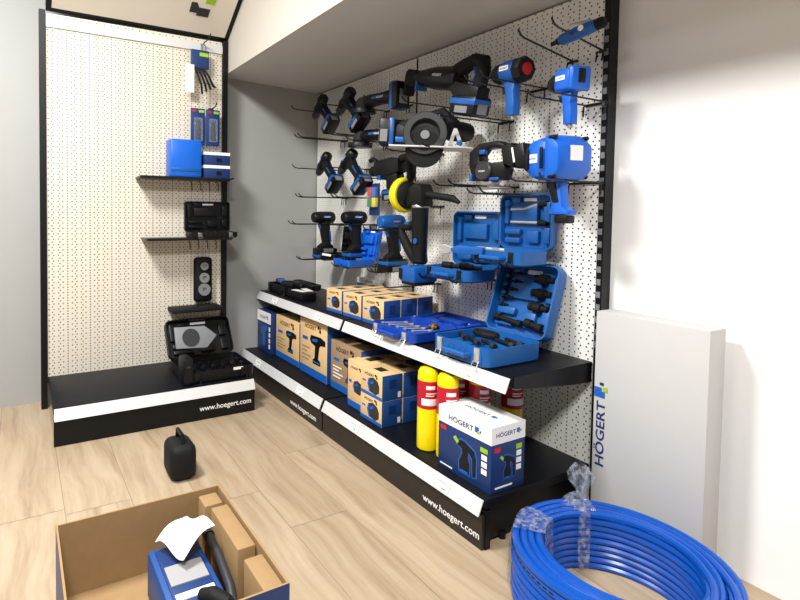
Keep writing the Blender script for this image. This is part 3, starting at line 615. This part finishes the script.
# flat royal blue case
c6,l6=case('flat royal blue wrench case lying open at the middle of the upper shelf',(-1.625,1.40,.5005),.27,.235,.04,'royal',2,.036,ld=.17,latch='chrome',inserts=[(-.42,-.2,-.35,.35),(-.15,.08,-.35,.35),(.13,.42,-.35,.1)])
for i in range(5):
    x=-.10+.042*i
    t=thing('spanner','chrome spanner lying in the flat royal blue case, %s from its left end'%('first','second','third','fourth','fifth')[i],'spanner',mtx=T(-1.625+x,1.385,.5315)@Matrix.Rotation(R(68),4,'Z'),group='chrome spanners in the flat case')
    L=.10-.008*i
    MB().box((L,.006,.004),(0,0,0),None,.001).build('shaft','chrome',t); MB().lathe([(.006,0),(.0095,0),(.0095,.005),(.006,.005),(.006,0)],(L/2,0,-.0025),Matrix.Rotation(-PI/2,3,'Y'),14).lathe([(.005,0),(.008,0),(.008,.005),(.005,.005),(.005,0)],(-L/2,0,-.0025),Matrix.Rotation(-PI/2,3,'Y'),14).split('ring_end','chrome',t)
t=thing('brass_fitting','brass fitting lying at the right end of the flat royal blue case','fitting',mtx=T(-1.535,1.43,.546)); MB().cyl((-.02,0,0),(.02,0,0),.009,seg=12).build('body','brass',t); MB().cyl((-.006,0,0),(.008,0,0),.013,seg=6).build('hex_nut','brass',t)

# ------------------------------------------------------------------ cartons
def poly_drill(k,ox,oz,s,parent,y=-1,flip=1,blue='bandblue',dark='black',depth=0):
    f=lambda pts:[(ox+flip*x*s,oz+z*s) for x,z in pts]
    MB().prism(f([(-.5,.28),(-.42,.42),(.2,.45),(.5,.38),(.5,.22),(.2,.18),(.12,.1),(.05,-.3),(.2,-.36),(.2,-.5),(-.3,-.5),(-.3,-.38),(-.18,-.3),(-.15,.1),(-.42,.16)]),.0008,(0,depth,0)).build('printed_picture',dark,parent)
    MB().prism(f([(-.36,.3),(.0,.36),(.0,.26),(-.3,.22)]),.0008,(0,depth-.0006,0)).prism(f([(-.27,-.4),(.17,-.4),(.17,-.45),(-.27,-.45)]),.0008,(0,depth-.0006,0)).build('printed_accent',blue,parent)
def poly_battery(ox,oz,s,parent,depth):
    f=lambda pts:[(ox+x*s,oz+z*s) for x,z in pts]
    MB().prism(f([(-.5,.0),(-.4,.3),(.0,.42),(.35,.3),(.5,.05),(.48,-.25),(.2,-.42),(-.35,-.35)]),.0008,(0,depth,0)).build('printed_picture','darkgrey',parent)
    MB().prism(f([(-.5,.0),(-.4,.3),(-.3,.33),(-.36,.0),(-.25,-.36),(-.35,-.35)]),.0008,(0,depth-.0006,0)).prism(f([(-.3,.12),(-.05,.25),(.05,.15),(-.2,.02)]),.0008,(0,depth-.0006,0)).build('printed_accent','bandblue',parent)
def logo_mark(x,z,s,parent,depth,col='black'):
    MB().prism(quad(x-s*.5,x,z,z+s*.5),.0008,(0,depth,0)).prism(quad(x,x+s*.5,z-s*.5,z),.0008,(0,depth,0)).prism(quad(x+s*.12,x+s*.45,z+s*.12,z+s*.4),.0008,(0,depth,0)).build('printed_emblem',col,parent)
def kraft_box(label,x0,x1,y0,y1,z0,z1,face='drill',rz=0,group=None,kraft='kraft',detail=True,band=.14,right='boxblue'):
    w,d,h=x1-x0,y1-y0,z1-z0; cx,cy=(x0+x1)/2,(y0+y1)/2
    t=thing('product_box',label,'box',(cx,cy,z0),(0,0,R(rz)),group)
    mb=MB().bx(-w/2,w/2,-d/2,d/2,0,h,.0012); mb.bm.normal_update()
    for f in mb.bm.faces: f.material_index=1 if f.normal.x>.7 else 0
    mb.build('carton_body',[kraft,right],t)
    MB().prism(quad(-w/2+.0012,w/2-.0012,.0012,h*band),.0008,(0,-d/2-.0002,0)).build('printed_band','bandblue',t)
    yf=-d/2-.0004
    if detail:
        text('HÖGERT','black',w*.42,t,FRONT(-w*.1,yf-.0002,h*.86),bold=.01,zthin=.02); logo_mark(w*.22,h*.86,w*.12,t,yf)
        if face=='drill':
            poly_drill(None,w*.16,h*.5,h*.52,t,depth=yf)
            MB().prism(quad(-w*.4,-w*.2,h*.60,h*.66),.0008,(0,yf,0)).build('printed_badge','bandblue',t)
            k=MB()
            for i in range(4): k.prism(quad(-w*.42,-w*.42+w*(.3,.2,.34,.26)[i],h*(.46-.07*i),h*(.485-.07*i)),.0008,(0,yf,0))
            k.split('printed_line','kraftdark' if kraft=='kraft' else 'print',t)
        else: poly_battery(w*.1,h*.47,w*.55,t,yf); MB().prism(quad(-w*.42,-w*.26,h*.52,h*.58),.0008,(0,yf,0)).build('printed_badge','bandblue',t)
        # right side print
        MB().bx(w/2-.0002,w/2+.0006,-d*.15,d*.2,h*.45,h*.8).build('side_picture','deepblue',t)
        MB().bx(w/2-.0002,w/2+.0006,d*.28,d*.42,h*.08,h*.3).build('barcode_label','print',t)
        MB().bx(-w*.2,w*.15,-d*.2,d*.2,h-.0002,h+.0006).build('top_picture','darkgrey',t)
    return t
ZD=.1495; ZU=.4995
# lower deck
t=thing('blister_box','white and blue spray gun pack at the far left end of the lower deck','box',(-2.83,1.322,ZD),(0,0,0))
mb=MB().bx(-.095,.095,-.035,.035,0,.24,.001); mb.build('carton_body','deepblue',t)
MB().bx(-.0945,.0945,-.0362,-.035,.175,.239).build('white_header','print',t); text('HÖGERT','black',.09,t,FRONT(-.012,-.0364,.205),bold=.01,zthin=.02); logo_mark(.05,.207,.022,t,-.0366,'bandblue')
MB().prism([(-.07,.10),(-.02,.15),(.04,.16),(.05,.14),(.02,.12),(.02,.04),(-.01,.03),(-.02,.1),(-.06,.085)],.0008,(0,-.0356,0)).build('printed_picture','blue',t); MB().prism([(-.075,.105),(-.045,.13),(-.04,.09),(-.07,.075)],.0008,(0,-.0362,0)).build('printed_nozzle','darkgrey',t)
k=MB()
for i in range(4): k.prism(quad(.07,.088,.03+.034*i,.055+.034*i),.0008,(0,-.0358,0))
k.split('printed_icon','print',t)
kraft_box('kraft drill box with blue right side, between the spray gun pack and the tallest box',-2.72,-2.435,1.315,1.60,ZD,.390)
kraft_box('tallest kraft drill box on the lower deck, with a driver picture',-2.415,-2.14,1.31,1.60,ZD,.443)
kraft_box('kraft box with shade in its colour with a dark tool picture, behind the battery boxes',-2.12,-1.87,1.32,1.60,ZD,.378,kraft='kraftdark')
kraft_box('square kraft box with a big oval picture, left of the stacked battery boxes',-1.885,-1.76,1.262,1.46,ZD,.352,face='bat')
g='small kraft battery boxes on the lower deck'
for (yy,nm) in ((1.24,'front'),(1.345,'rear')):
    for (zz,lv) in ((ZD,'lower'),(ZD+.1025,'upper')):
        kraft_box('%s %s kraft battery box in the stack beside the yellow cylinders'%(lv,nm),-1.755,-1.612,yy,yy+.1,zz,zz+.102,face='bat',group=g,detail=True)
kraft_box('blue and kraft box at the back of the lower deck behind the stacked battery boxes',-1.74,-1.60,1.47,1.60,ZD,.33,detail=False)
kraft_box('long kraft box behind the square box with the oval picture',-1.885,-1.76,1.475,1.66,ZD,.35,detail=False)
# upper shelf boxes: three columns, three deep
depthn=['front','middle','rear']
for ci,(cx,w,rz,cn) in enumerate(((-2.155,.125,7,'left'),(-2.008,.135,7,'middle'),(-1.853,.142,7,'right'))):
    for k in range(3):
        y=1.352+ci*.006+k*.0985
        kraft_box('%s kraft battery box in the %s row of three on the upper shelf'%(depthn[k],cn),cx-w/2-.006*k,cx+w/2-.006*k,y,y+.0965,ZU,ZU+.112,face='bat',rz=4,group='kraft battery boxes on the upper shelf')
t=thing('small_carton','thin white and blue carton standing against the wall behind the battery boxes','box',(-2.30,1.675,ZU)); MB().bx(-.095,.095,-.02,.02,0,.13,.001).build('carton_body','bandblue',t); MB().bx(-.0955,.0955,-.0208,.0205,.10,.1305).build('white_header','print',t); text('HÖGERT','black',.07,t,FRONT(.02,-.021,.116),bold=.01,zthin=.02)
# white gun box
t=thing('product_box','white-topped blue spray gun carton at the right front of the lower deck','box',(-1.187,1.312,ZD))
w,d,h=.222,.148,.203
MB().bx(-w/2,w/2,-d/2,d/2,0,h,.001).build('carton_body','deepblue',t)
MB().bx(-w/2-.0005,w/2+.0005,-d/2-.0005,d/2+.0005,.150,h+.0005).build('white_header','white',t)
yf=-d/2-.0008
def hlogo(par,mt,wd,sx=.86):
    text('HÖGERT','deepblue',wd,par,mt,sx,bold=.014,zthin=.02)
    for (pts,c) in (([(.0,.0),(.09,.0),(.09,.05),(.15,.05),(.15,.16),(.0,.16)],'bandblue'),([(.10,-.04),(.17,-.04),(.17,.03),(.10,.03)],'lime'),([(.19,.02),(.23,.02),(.23,.08),(.19,.08)],'darkgrey')):
        m=MB().prism([(x*wd+wd*.56,y*wd-.07*wd) for x,y in pts],.001,(0,0,.0002),plane='xy'); m.bm.transform(mt); m.build('printed_emblem',c,par)
hlogo(t,FRONT(-.012,yf-.0002,.178),.105); hlogo(t,SIDE(w/2+.0008,-.012,.178),.085); hlogo(t,T(-.01,.0,h+.0008),.10)
def gunpic(ox,oz,s,mt):
    f=lambda pts:[(ox+x*s,oz+z*s) for x,z in pts]
    for pts,c,nm,dz in (([(-.40,.36),(-.22,.50),(-.03,.50),(.39,.33),(.47,.12),(.47,-.48),(.27,-.55),(.23,.0),(.16,.08),(.21,-.2),(.2,-.55),(-.27,-.55),(-.29,-.2),(-.17,.03),(-.2,.18),(-.36,.24)],'blue','printed_glow',-.0002),([(-.34,.35),(-.2,.44),(-.05,.44),(.35,.28),(.42,.1),(.42,-.45),(.3,-.5),(.27,.05),(.12,.18),(.1,.0),(.18,-.2),(.16,-.5),(-.22,-.5),(-.24,-.2),(-.12,.05),(-.14,.2),(-.3,.26)],'black','printed_picture',.0002),([(-.5,.42),(-.4,.5),(-.26,.36),(-.34,.27)],'lime','printed_nozzle',.0008),([(-.18,-.44),(.1,-.44),(.12,-.5),(-.2,-.5)],'bandblue','printed_accent',.0008)):
        m=MB().prism(f(pts),.0008,(0,0,dz),plane='xy'); m.bm.transform(mt); m.build(nm,c,t)
gunpic(.01,.075,.105,FRONT(0,yf,0)); gunpic(.0,.075,.075,SIDE(w/2+.0006,0,0))
MB().prism(quad(-.1,-.075,.128,.141),.0008,(0,yf,0)).bx(w/2,w/2+.001,-.06,-.035,.125,.139).build('printed_tag','labelred',t)
MB().prism(quad(.07,.098,.118,.132),.0008,(0,yf,0)).bx(w/2,w/2+.001,.035,.06,.120,.135).split('printed_badge','lime',t)
k=MB()
for i in range(3): k.prism(quad(.075,.096,.095-.022*i,.111-.022*i),.0008,(0,yf,0)).bx(w/2,w/2+.001,.037,.058,.098-.022*i,.114-.022*i)
k.prism(quad(-.10,-.045,.010,.014),.0008,(0,yf,0)).bx(w/2,w/2+.001,-.055,.02,.012,.017); k.split('printed_icon','print',t)

# cylinders
def gas(label,x,y):
    t=thing('gas_cylinder',label,'gas cylinder',(x,y,ZD),(0,0,random.uniform(-.2,.2)),'gas cylinders on the lower deck')
    UZ=Matrix.Rotation(-PI/2,3,'Y'); r=.0365
    MB().lathe([(.001,0),(r-.006,0),(r-.001,.004),(r,.012),(r,.262),(r-.003,.272),(.02,.28),(.001,.281)],(0,0,0),UZ,32).build('can_body','canyellow',t)
    MB().lathe([(r-.003,.255),(r-.001,.257),(r-.001,.278),(r-.008,.289),(.012,.2925),(.001,.2925)],(0,0,0),UZ,32).build('cap','canyellow',t)
    MB().lathe([(r+.0004,.152),(r+.0006,.153),(r+.0006,.249),(r+.0004,.25)],(0,0,0),UZ,40).build('red_label','red',t)
    MB().lathe([(r+.0008,.165),(r+.001,.166),(r+.001,.188),(r+.0008,.189)],(0,0,0),UZ,24,PI*1.1).build('white_panel','print',t).rotation_euler=(0,0,R(190))
    k=MB()
    for z,wd in ((.222,.9),(.218,.0),(.206,1.1),(.198,.8)):
        if wd: k.lathe([(r+.0008,z),(r+.001,z+.001),(r+.001,z+(.012 if z==.222 else .003)),(r+.0008,z+(.013 if z==.222 else .004))],(0,0,0),UZ,12,wd)
    [setattr(q,'rotation_euler',(0,0,R(215))) for q in k.split('label_print','print',t)]; 
    k=MB().lathe([(r+.0008,.155),(r+.001,.156),(r+.001,.246),(r+.0008,.247)],(0,0,0),UZ,8,.55); k.build('side_panel','white',t).rotation_euler=(0,0,R(330))
    return t
gas('yellow gas cylinder with red label, leftmost of the front pair',-1.405,1.285); gas('yellow gas cylinder with red label, half hidden by the white-topped carton',-1.322,1.30)
gas('yellow gas cylinder with red label, in the second row behind the front pair',-1.375,1.405); gas('yellow gas cylinder with red label, right one of the second row',-1.292,1.42); gas('yellow gas cylinder in shade nearest the perforated wall',-1.27,1.56)

# black toolbox on upper shelf, left
c7,l7=case('black open tool case at the left end of the upper shelf',(-2.775,1.43,.5005),.30,.17,.05,'black',5,.03,ld=.055,latch='black',handle=False)
t=thing('blue_handled_tool','black tool with a bright blue grip lying in the black case on the upper shelf','tool',mtx=T(-2.84,1.42,.552)@Matrix.Rotation(R(-12),4,'Z')); MB().box((.16,.05,.02),(0,0,.004),None,.008).build('grip','blue',t); MB().box((.05,.04,.026),(.095,0,.003),None,.008).box((.03,.052,.024),(-.08,0,.003),None,.006).build('body','rubber',t)
t=thing('black_tool','black tool head lying across the black case on the upper shelf','tool',mtx=T(-2.69,1.41,.556)@Matrix.Rotation(R(25),4,'Z')); MB().lathe([(.001,-.08),(.02,-.08),(.024,-.05),(.02,.05),(.012,.07),(.001,.07)]).build('body','rubber',t); MB().box((.05,.05,.03),(.03,.0,.008),None,.008).build('head','black',t)
t=thing('accessory_box','low black box beside the kraft battery boxes on the upper shelf','box',(-2.54,1.39,ZU)); MB().box((.15,.09,.045),(0,0,.0225),None,.006).build('body','black',t); MB().box((.152,.005,.01),(0,-.045,.03),None,.002).build('lid_edge','rubber',t)
for i,(x,y,rz,nm) in enumerate(((-2.55,1.375,12,'front white paper card on the low black box'),(-2.545,1.42,-8,'rear white paper card on the low black box'))):
    o=MB().box((.10,.035,.002),(0,0,0)).build('paper_card','white'); tag(o,nm,'paper','white cards on the low black box'); o.location=(x,y,.5465+.0022*i); o.rotation_euler=(0,0,R(rz))

# ------------------------------------------------------------------ floor things
# hose coil
t=thing('hose_coil','coil of bright blue air hose on the floor at the right','hose',(-.73,1.30,0))
rt=.0092; rings=[.236,.2172,.1984,.1796]; lays=9; pts=[]
n=60
for q,rr in enumerate(rings):
    zs=[rt+i*rt*1.96 for i in range(lays)]
    if q%2: zs=zs[::-1]
    for li,z in enumerate(zs):
        zn=zs[min(li+1,lays-1)]
        for s in range(n):
            u=s/n; ez=max(0,(u-.85)/.15); er=0
            rn=rr
            if li==lays-1 and q<len(rings)-1: rn=rr+(rings[q+1]-rr)*ez
            a=2*PI*u+PI*.25; wob=.0016*math.sin(3*a+li*1.7+q)
            pts.append(((rn+wob)*math.cos(a),(rn+wob)*math.sin(a),z+(zn-z)*ez+(.0006*math.sin(2*a+li))))
MB().tube(pts,rt,8).build('hose','hose',t)
topz=rt*2+(lays-1)*rt*1.96
def wrap(a0,a1,nm,bul=.004):
    m=MB(); b=m.bm; prof=[(.166,.001),(.166,topz*.5),(.167,topz+.003),(.2,topz+.006),(.24,topz+.003),(.2505,topz*.75),(.2505,topz*.3),(.250,.001)]
    kk=10; rg=[]
    for i in range(kk+1):
        a=a0+(a1-a0)*i/kk; rg.append([b.verts.new(((r+random.uniform(0,bul)*(1 if r>.2 else -1))*math.cos(a),(r+random.uniform(0,bul)*(1 if r>.2 else -1))*math.sin(a),z+(random.uniform(0,bul) if z>topz*.9 else 0))) for r,z in prof])
    for A,B in zip(rg,rg[1:]):
        for j in range(len(prof)-1): b.faces.new((A[j],A[j+1],B[j+1],B[j]))
    return m.build(nm,'film',t)
wrap(R(188),R(220),'plastic_wrap'); wrap(R(145),R(156),'plastic_wrap')
m=MB(); b=m.bm; ax=(-.172,.100); rg=[]
for (r,z) in ((.045,.0),(.03,.02),(.008,.04),(.012,.052),(.03,.075),(.036,.10),(.02,.118)):
    rg.append([b.verts.new((ax[0]+r*math.cos(2*PI*i/14)*(1 if i%2 else .45)*random.uniform(.8,1.2),ax[1]+r*math.sin(2*PI*i/14)*(1 if i%2 else .45),topz+.002+z+random.uniform(-.004,.008)*(z>.06))) for i in range(14)])
for A,B in zip(rg,rg[1:]):
    for i in range(14): b.faces.new((A[i],A[(i+1)%14],B[(i+1)%14],B[i]))
m.build('wrap_knot','film',t)
# printed marking along the hose
m=MB()
for i in range(16):
    a=R(205+i*4.2); m.box((.0012,.010,.0035),((.2452+.0003)*math.cos(a),(.2452+.0003)*math.sin(a),rt+7*rt*1.96+.002),(0,0,a))
m.build('hose_marking','black',t)
# tall white carton
t=thing('tall_carton','tall white carton with vertical blue and black lettering, leaning right of the shelves','box',(-.845,1.665,0))
MB().bx(-.155,.155,-.055,.03,0,.69,.002).build('carton_body','carton',t)
mt=T(-.134,-.0562,.305)@FX@Matrix.Rotation(PI/2,4,'Z')
hlogo(t,mt,.205,.72)
# open cardboard box
t=thing('cardboard_box','open brown and navy cardboard box on the floor at the lower left','box',(-1.19,.29,0))
w,d,h=.45,.43,.20; e=.005
mb=MB(); mb.bx(-w/2,w/2,-d/2,d/2,.0015,.008); mb.build('box_floor','insert',t)
for nm,a in (('wall_panel',(-w/2,w/2,d/2-e,d/2,.0015,h)),('wall_panel',(-w/2,w/2,-d/2,-d/2+e,.0015,h)),('wall_panel',(-w/2,-w/2+e,-d/2+e,d/2-e,.0015,h)),('wall_panel',(w/2-e,w/2,-d/2+e,d/2-e,.0015,h))):
    mb=MB().bx(*a); mb.bm.normal_update()
    for f in mb.bm.faces:
        c=f.calc_center_median(); f.material_index=1 if (abs(abs(c.x)-w/2)<1e-4 and abs(f.normal.x)>.7) or (abs(abs(c.y)-d/2)<1e-4 and abs(f.normal.y)>.7) else 0
    mb.build(nm,['insert','deepblue'],t)
text('www.hoegert.com','print',.10,t,SIDE(w/2+.0006,.13,h-.03),bold=.01,zthin=.02)
def blk(label,x0,x1,y0,y1,z1):
    o=MB(); cx,cy=(x0+x1)/2,(y0+y1)/2; o.bx(x0-cx,x1-cx,y0-cy,y1-cy,0,z1-.0085,.004); o=o.build('card_insert','insert'); o.location=(cx,cy,.0085); tag(o,label,'packing insert','brown card inserts in the open box'); return o
blk('short brown card insert at the far end of the open box',-1.405,-1.345,.44,.492,.187)
blk('longest brown card insert along the side of the open box',-1.325,-1.128,.45,.497,.192)
blk('near brown card insert at the corner of the open box',-1.092,-.975,.45,.497,.192)
t=thing('tool_pack','blue packed tool with printed leaflet inside the open cardboard box','pack',(-1.19,.345,.0085))
MB().box((.26,.13,.12),(0,0,.06),None,.01).build('tub','boxblue',t); MB().box((.22,.10,.004),(0,0,.1225),None,.001).build('printed_sheet','deepblue',t)
MB().box((.07,.09,.003),(-.0,0,.126)).build('grey_picture','greyprint',t); MB().box((.02,.09,.003),(.075,.0,.126)).build('white_strip','print',t)
o=MB(); 
b=o.bm; gg=[]
for i in range(9): gg.append([b.verts.new((-.06+.015*i,-.05+.0125*j,.012*math.sin(i*.7+j*.5)+.004*j)) for j in range(9)])
for i in range(8):
    for j in range(8): b.faces.new((gg[i][j],gg[i+1][j],gg[i+1][j+1],gg[i][j+1]))
o=o.build('crumpled_leaflet','white'); tag(o,'crumpled white leaflet on top of the blue pack in the open box','paper'); o.location=(-1.27,.365,.160); o.rotation_euler=(0,R(-8),R(20))
o.modifiers.new('s','SOLIDIFY').thickness=.001
t=thing('sander_pole','grey curved tool pole lying in the open cardboard box','tool'); t.location=(-1.20,.43,.10)
MB().tube([(-.17,.0,.03),(-.1,.002,.045),(0,.0,.04),(.1,-.008,.03),(.16,-.02,.01)],[.010,.011,.011,.011,.010],12).build('pole','darkgrey',t)
MB().cyl((-.12,.001,.043),(-.08,.002,.0455),.014).build('joint_collar','darkgrey',t)
MB().tube([(.10,-.075,.035),(.13,-.06,.05),(.16,-.04,.045),(.175,-.02,.02)],[.014,.018,.018,.012],10).build('end_head','rubber',t)
# made-up bag shape for an unidentified dark edge at the left
t=thing('guessed_bag','guessed dark bag shape standing on the floor at the left edge of the photo','bag',(-1.905,.525,0)); MB().box((.14,.10,.13),(0,0,.066),None,.03,3).build('body','rubber',t); MB().tube([(-.04,0,.12),(-.03,0,.16),(.03,0,.16),(.04,0,.12)],.008,8).build('carry_handle','black',t)

# ------------------------------------------------------------------ left rack goods (facing +x)
XB=-2.838
RZ=R(90)
def rh(y,z,L,label,fork=0): return hook(y,z,L,label,fork,axis='x')
t=thing('strap_pack','blue pack with dangling black straps at the top of the left rack','pack',(-2.80,.875,1.75),(0,0,RZ)); MB().box((.10,.02,.10),(0,0,.06),None,.004).build('card','deepblue',t); MB().box((.05,.002,.02),(.02,-.011,.085)).build('yellow_print','lime',t)
for i in range(4): MB().tube([(-.03+.015*i,-.012,.01),(-.02+.02*i,-.03,-.03),(.0+.022*i,-.028,-.08),(.008+.024*i,-.02,-.13+.015*i)],.006,6).build('strap','rubber',t)
o=MB().box((.05,.004,.15),(0,0,0)).build('hang_card','white'); tag(o,'plain white hanging card left of the black straps','card'); o.location=(-2.79,.815,1.70); o.rotation_euler=(0,0,RZ)
for (y,nm) in ((.95,'blue blister pack holding a small black tool, right of its pair on the left rack'),(.865,'blue blister pack at the frame edge, left of its pair on the left rack')):
    t=thing('blister_pack',nm,'pack',(-2.80,y,1.345),(0,0,RZ),'blue blister packs on the left rack'); MB().box((.08,.004,.20),(0,0,.1),None,.001).build('card','deepblue',t); MB().box((.05,.02,.13),(0,-.012,.085),None,.008).build('clear_cover','clear',t); MB().box((.02,.012,.10),(0,-.009,.085),None,.005).build('tool','rubber',t); MB().box((.03,.001,.014),(.02,-.0026,.185)).build('green_print','lime',t); MB().box((.02,.001,.01),(-.02,-.0026,.185)).build('red_print','labelred',t)
rh(.95,1.555,.10,'wire hook above the right blister pack on the left rack'); rh(.9,1.905,.14,'wire hook at the top rail of the left rack')
# small shelf with boxes
t=thing('wire_shelf','narrow black wire shelf holding the blue boxes on the left rack','shelf',(-2.84,.78,1.155),(0,0,RZ)); MB().box((.48,.13,.012),(0,-.067,0),None,.003).tube([(-.24,-.13,.004),(.245,-.13,.004),(.262,-.13,.012)],.005,6).build('shelf_plate','wire',t)
for i in range(4): MB().tube([(.05+.05*i,-.005,0),(.05+.05*i,-.05,-.02),(.05+.05*i,-.055,-.06)],.003,6).build('wire_prong','wire',t)
for i in range(2):
    z=1.1625+.071*i
    t=thing('small_box',('lower','upper')[i]+' blue and white box of the stack on the left rack shelf','box',(-2.77,.95,z),(0,0,RZ),'blue boxes on the left rack'); MB().box((.145,.10,.07),(0,0,.035),None,.001).build('carton_body','deepblue',t); MB().box((.146,.101,.016),(0,0,.0625)).build('white_band','print',t); MB().box((.03,.001,.02),(.01,-.0508,.028)).build('printed_picture','black',t)
t=thing('tool_box','bright blue plastic organiser at the frame edge on the left rack shelf','box',(-2.77,.78,1.1625),(0,0,RZ)); MB().box((.17,.10,.20),(0,0,.10),None,.012).build('body','brightblue',t); MB().box((.16,.106,.02),(0,0,.04),None,.004).build('lid_rim','blue',t)
t=thing('wire_shelf','black wire shelf under the upright black case on the left rack','shelf',(-2.84,.80,.835),(0,0,RZ)); MB().box((.46,.15,.012),(0,-.077,0),None,.003).tube([(-.23,-.15,.004),(.23,-.15,.004),(.245,-.15,.012)],.005,6).build('shelf_plate','wire',t)
for i in range(4): MB().tube([(.02+.05*i,-.005,0),(.02+.05*i,-.05,-.02),(.02+.05*i,-.055,-.06)],.003,6).build('wire_prong','wire',t)
t,l_=case('black socket set case standing open on the middle of the left rack',(-2.735,.925,.842),.26,.13,.03,'black',90,.028,rz=90,ld=.165,handle=False,cr=.014)
for i in range(4):
    o=MB().cyl((0,0,0),(0,0,.022),.011,seg=12).build('socket','rubber'); tag(o,'small black socket in the standing case, %s from its left'%('first','second','third','last')[i],'socket','black sockets in the standing case'); o.location=(-2.74,.85+.05*i,.8562)
t=thing('ring_set','black hanging set with grey round cutters at the left edge','pack',(-2.81,.90,.478),(0,0,RZ)); MB().box((.10,.02,.25),(0,0,.125),None,.02,3).build('case','rubber',t)
for i in range(3): MB().lathe([(.001,0),(.022+.006*i,0),(.022+.006*i,.012),(.012,.012),(.012,.004),(.001,.004)],(.005,-.010,.20-.065*i),Matrix.Rotation(-PI/2,3,'Z'),24).build('round_cutter','grey',t)
t=thing('wire_shelf','black ratchet tray hanging below the round cutter set on the left rack','tray',(-2.84,.85,.45),(0,0,RZ)); MB().box((.28,.12,.022),(0,-.062,0),None,.006).box((.10,.05,.03),(.06,-.09,.006),None,.01).build('tray_body','rubber',t)
# big case on deck
t,l_=case('large black socket set case lying open on the deck of the left rack',(-2.545,.865,.1575),.36,.28,.055,'black',58,.04,rz=90,ld=.21,handle=False,latch='black')
k=0
for i in range(6):
    for j in range(2):
        o=MB().cyl((0,0,0),(0,0,.03),.012,seg=12).build('socket','black'); k+=1
        tag(o,'black socket in the large open case, %s from its left in the %s row'%(('first','second','third','fourth','fifth','last')[i],('front','back')[j]),'socket','black sockets in the large case'); o.location=(-2.44-.07*j,.735+.05*i,.1575+.0412)
o=MB().box((.05,.004,.012),(0,0,0)).build('case_badge','print'); o.parent=t; o.location=(.09,-.1425,.05)
t=thing('saw_blade_pack','grey bagged cutting blade leaning at the left edge above the black case','pack',mtx=T(-2.60,.79,.335)@Matrix.Rotation(R(90),4,'Z')@Matrix.Rotation(R(-25),4,'X')); MB().prism([(-.1,-.05),(.06,-.06),(.12,.0),(.06,.055),(-.1,.06)],.012,bev=.004).build('bag','grey',t); MB().lathe([(.001,0),(.045,0),(.045,.003),(.001,.003)],(-.02,-.008,0),Matrix.Rotation(-PI/2,3,'Z'),24).build('blade','darkgrey',t)
t=thing('tool_box','small black upright case at the left edge in front of the open socket case','box',(-2.44,.70,.1575),(0,0,RZ)); MB().box((.05,.10,.13),(0,0,.065),None,.012).build('body','black',t); MB().box((.02,.102,.012),(0,0,.09),None,.003).build('clasp','darkgrey',t)

# ------------------------------------------------------------------ light and camera
def area(name,loc,size,power,col=(1,.97,.92),rot=(0,0,0),sy=None):
    l=bpy.data.lights.new(name,'AREA'); l.energy=power; l.color=col; l.shape='RECTANGLE'; l.size=size; l.size_y=sy or size
    o=bpy.data.objects.new(name,l); COL.objects.link(o); o.location=loc; o.rotation_euler=rot; return o
area('ceiling_lamp',(.35,-.22,2.55),.5,98,(1,.985,.96))
area('ceiling_lamp',(-1.6,-.32,2.55),.5,100,(1,.985,.96))
area('ceiling_lamp',(-.8,-1.4,2.55),.5,16,(1,.985,.96))
w=bpy.data.worlds.new('world'); SC.world=w; w.use_nodes=True; w.node_tree.nodes['Background'].inputs[0].default_value=(.8,.85,.9,1); w.node_tree.nodes['Background'].inputs[1].default_value=.3
cam=bpy.data.cameras.new('camera'); co=bpy.data.objects.new('camera',cam); COL.objects.link(co); SC.camera=co
F=521.906; PX,PY=300,229
a=Vector((19-PX,-(206-PY),-F)); bb=Vector((1270-PX,-(221-PY),-F)); xx=-a.normalized(); bb=bb-xx*bb.dot(xx); yy=bb.normalized(); zz=xx.cross(yy)
rw=Matrix((xx,yy,zz))     # rows = world axes in camera coords -> world = rw @ cam
co.matrix_world=Matrix.Translation((0,0,1))@rw.to_4x4()
cam.sensor_fit='HORIZONTAL'; cam.sensor_width=36; cam.lens=F*36/800
cam.shift_x=(400-PX)/800; cam.shift_y=-(300-PY)/800; cam.clip_start=.02
SC.view_settings.view_transform='Standard'; SC.view_settings.look='None'; SC.view_settings.exposure=0; SC.view_settings.gamma=1
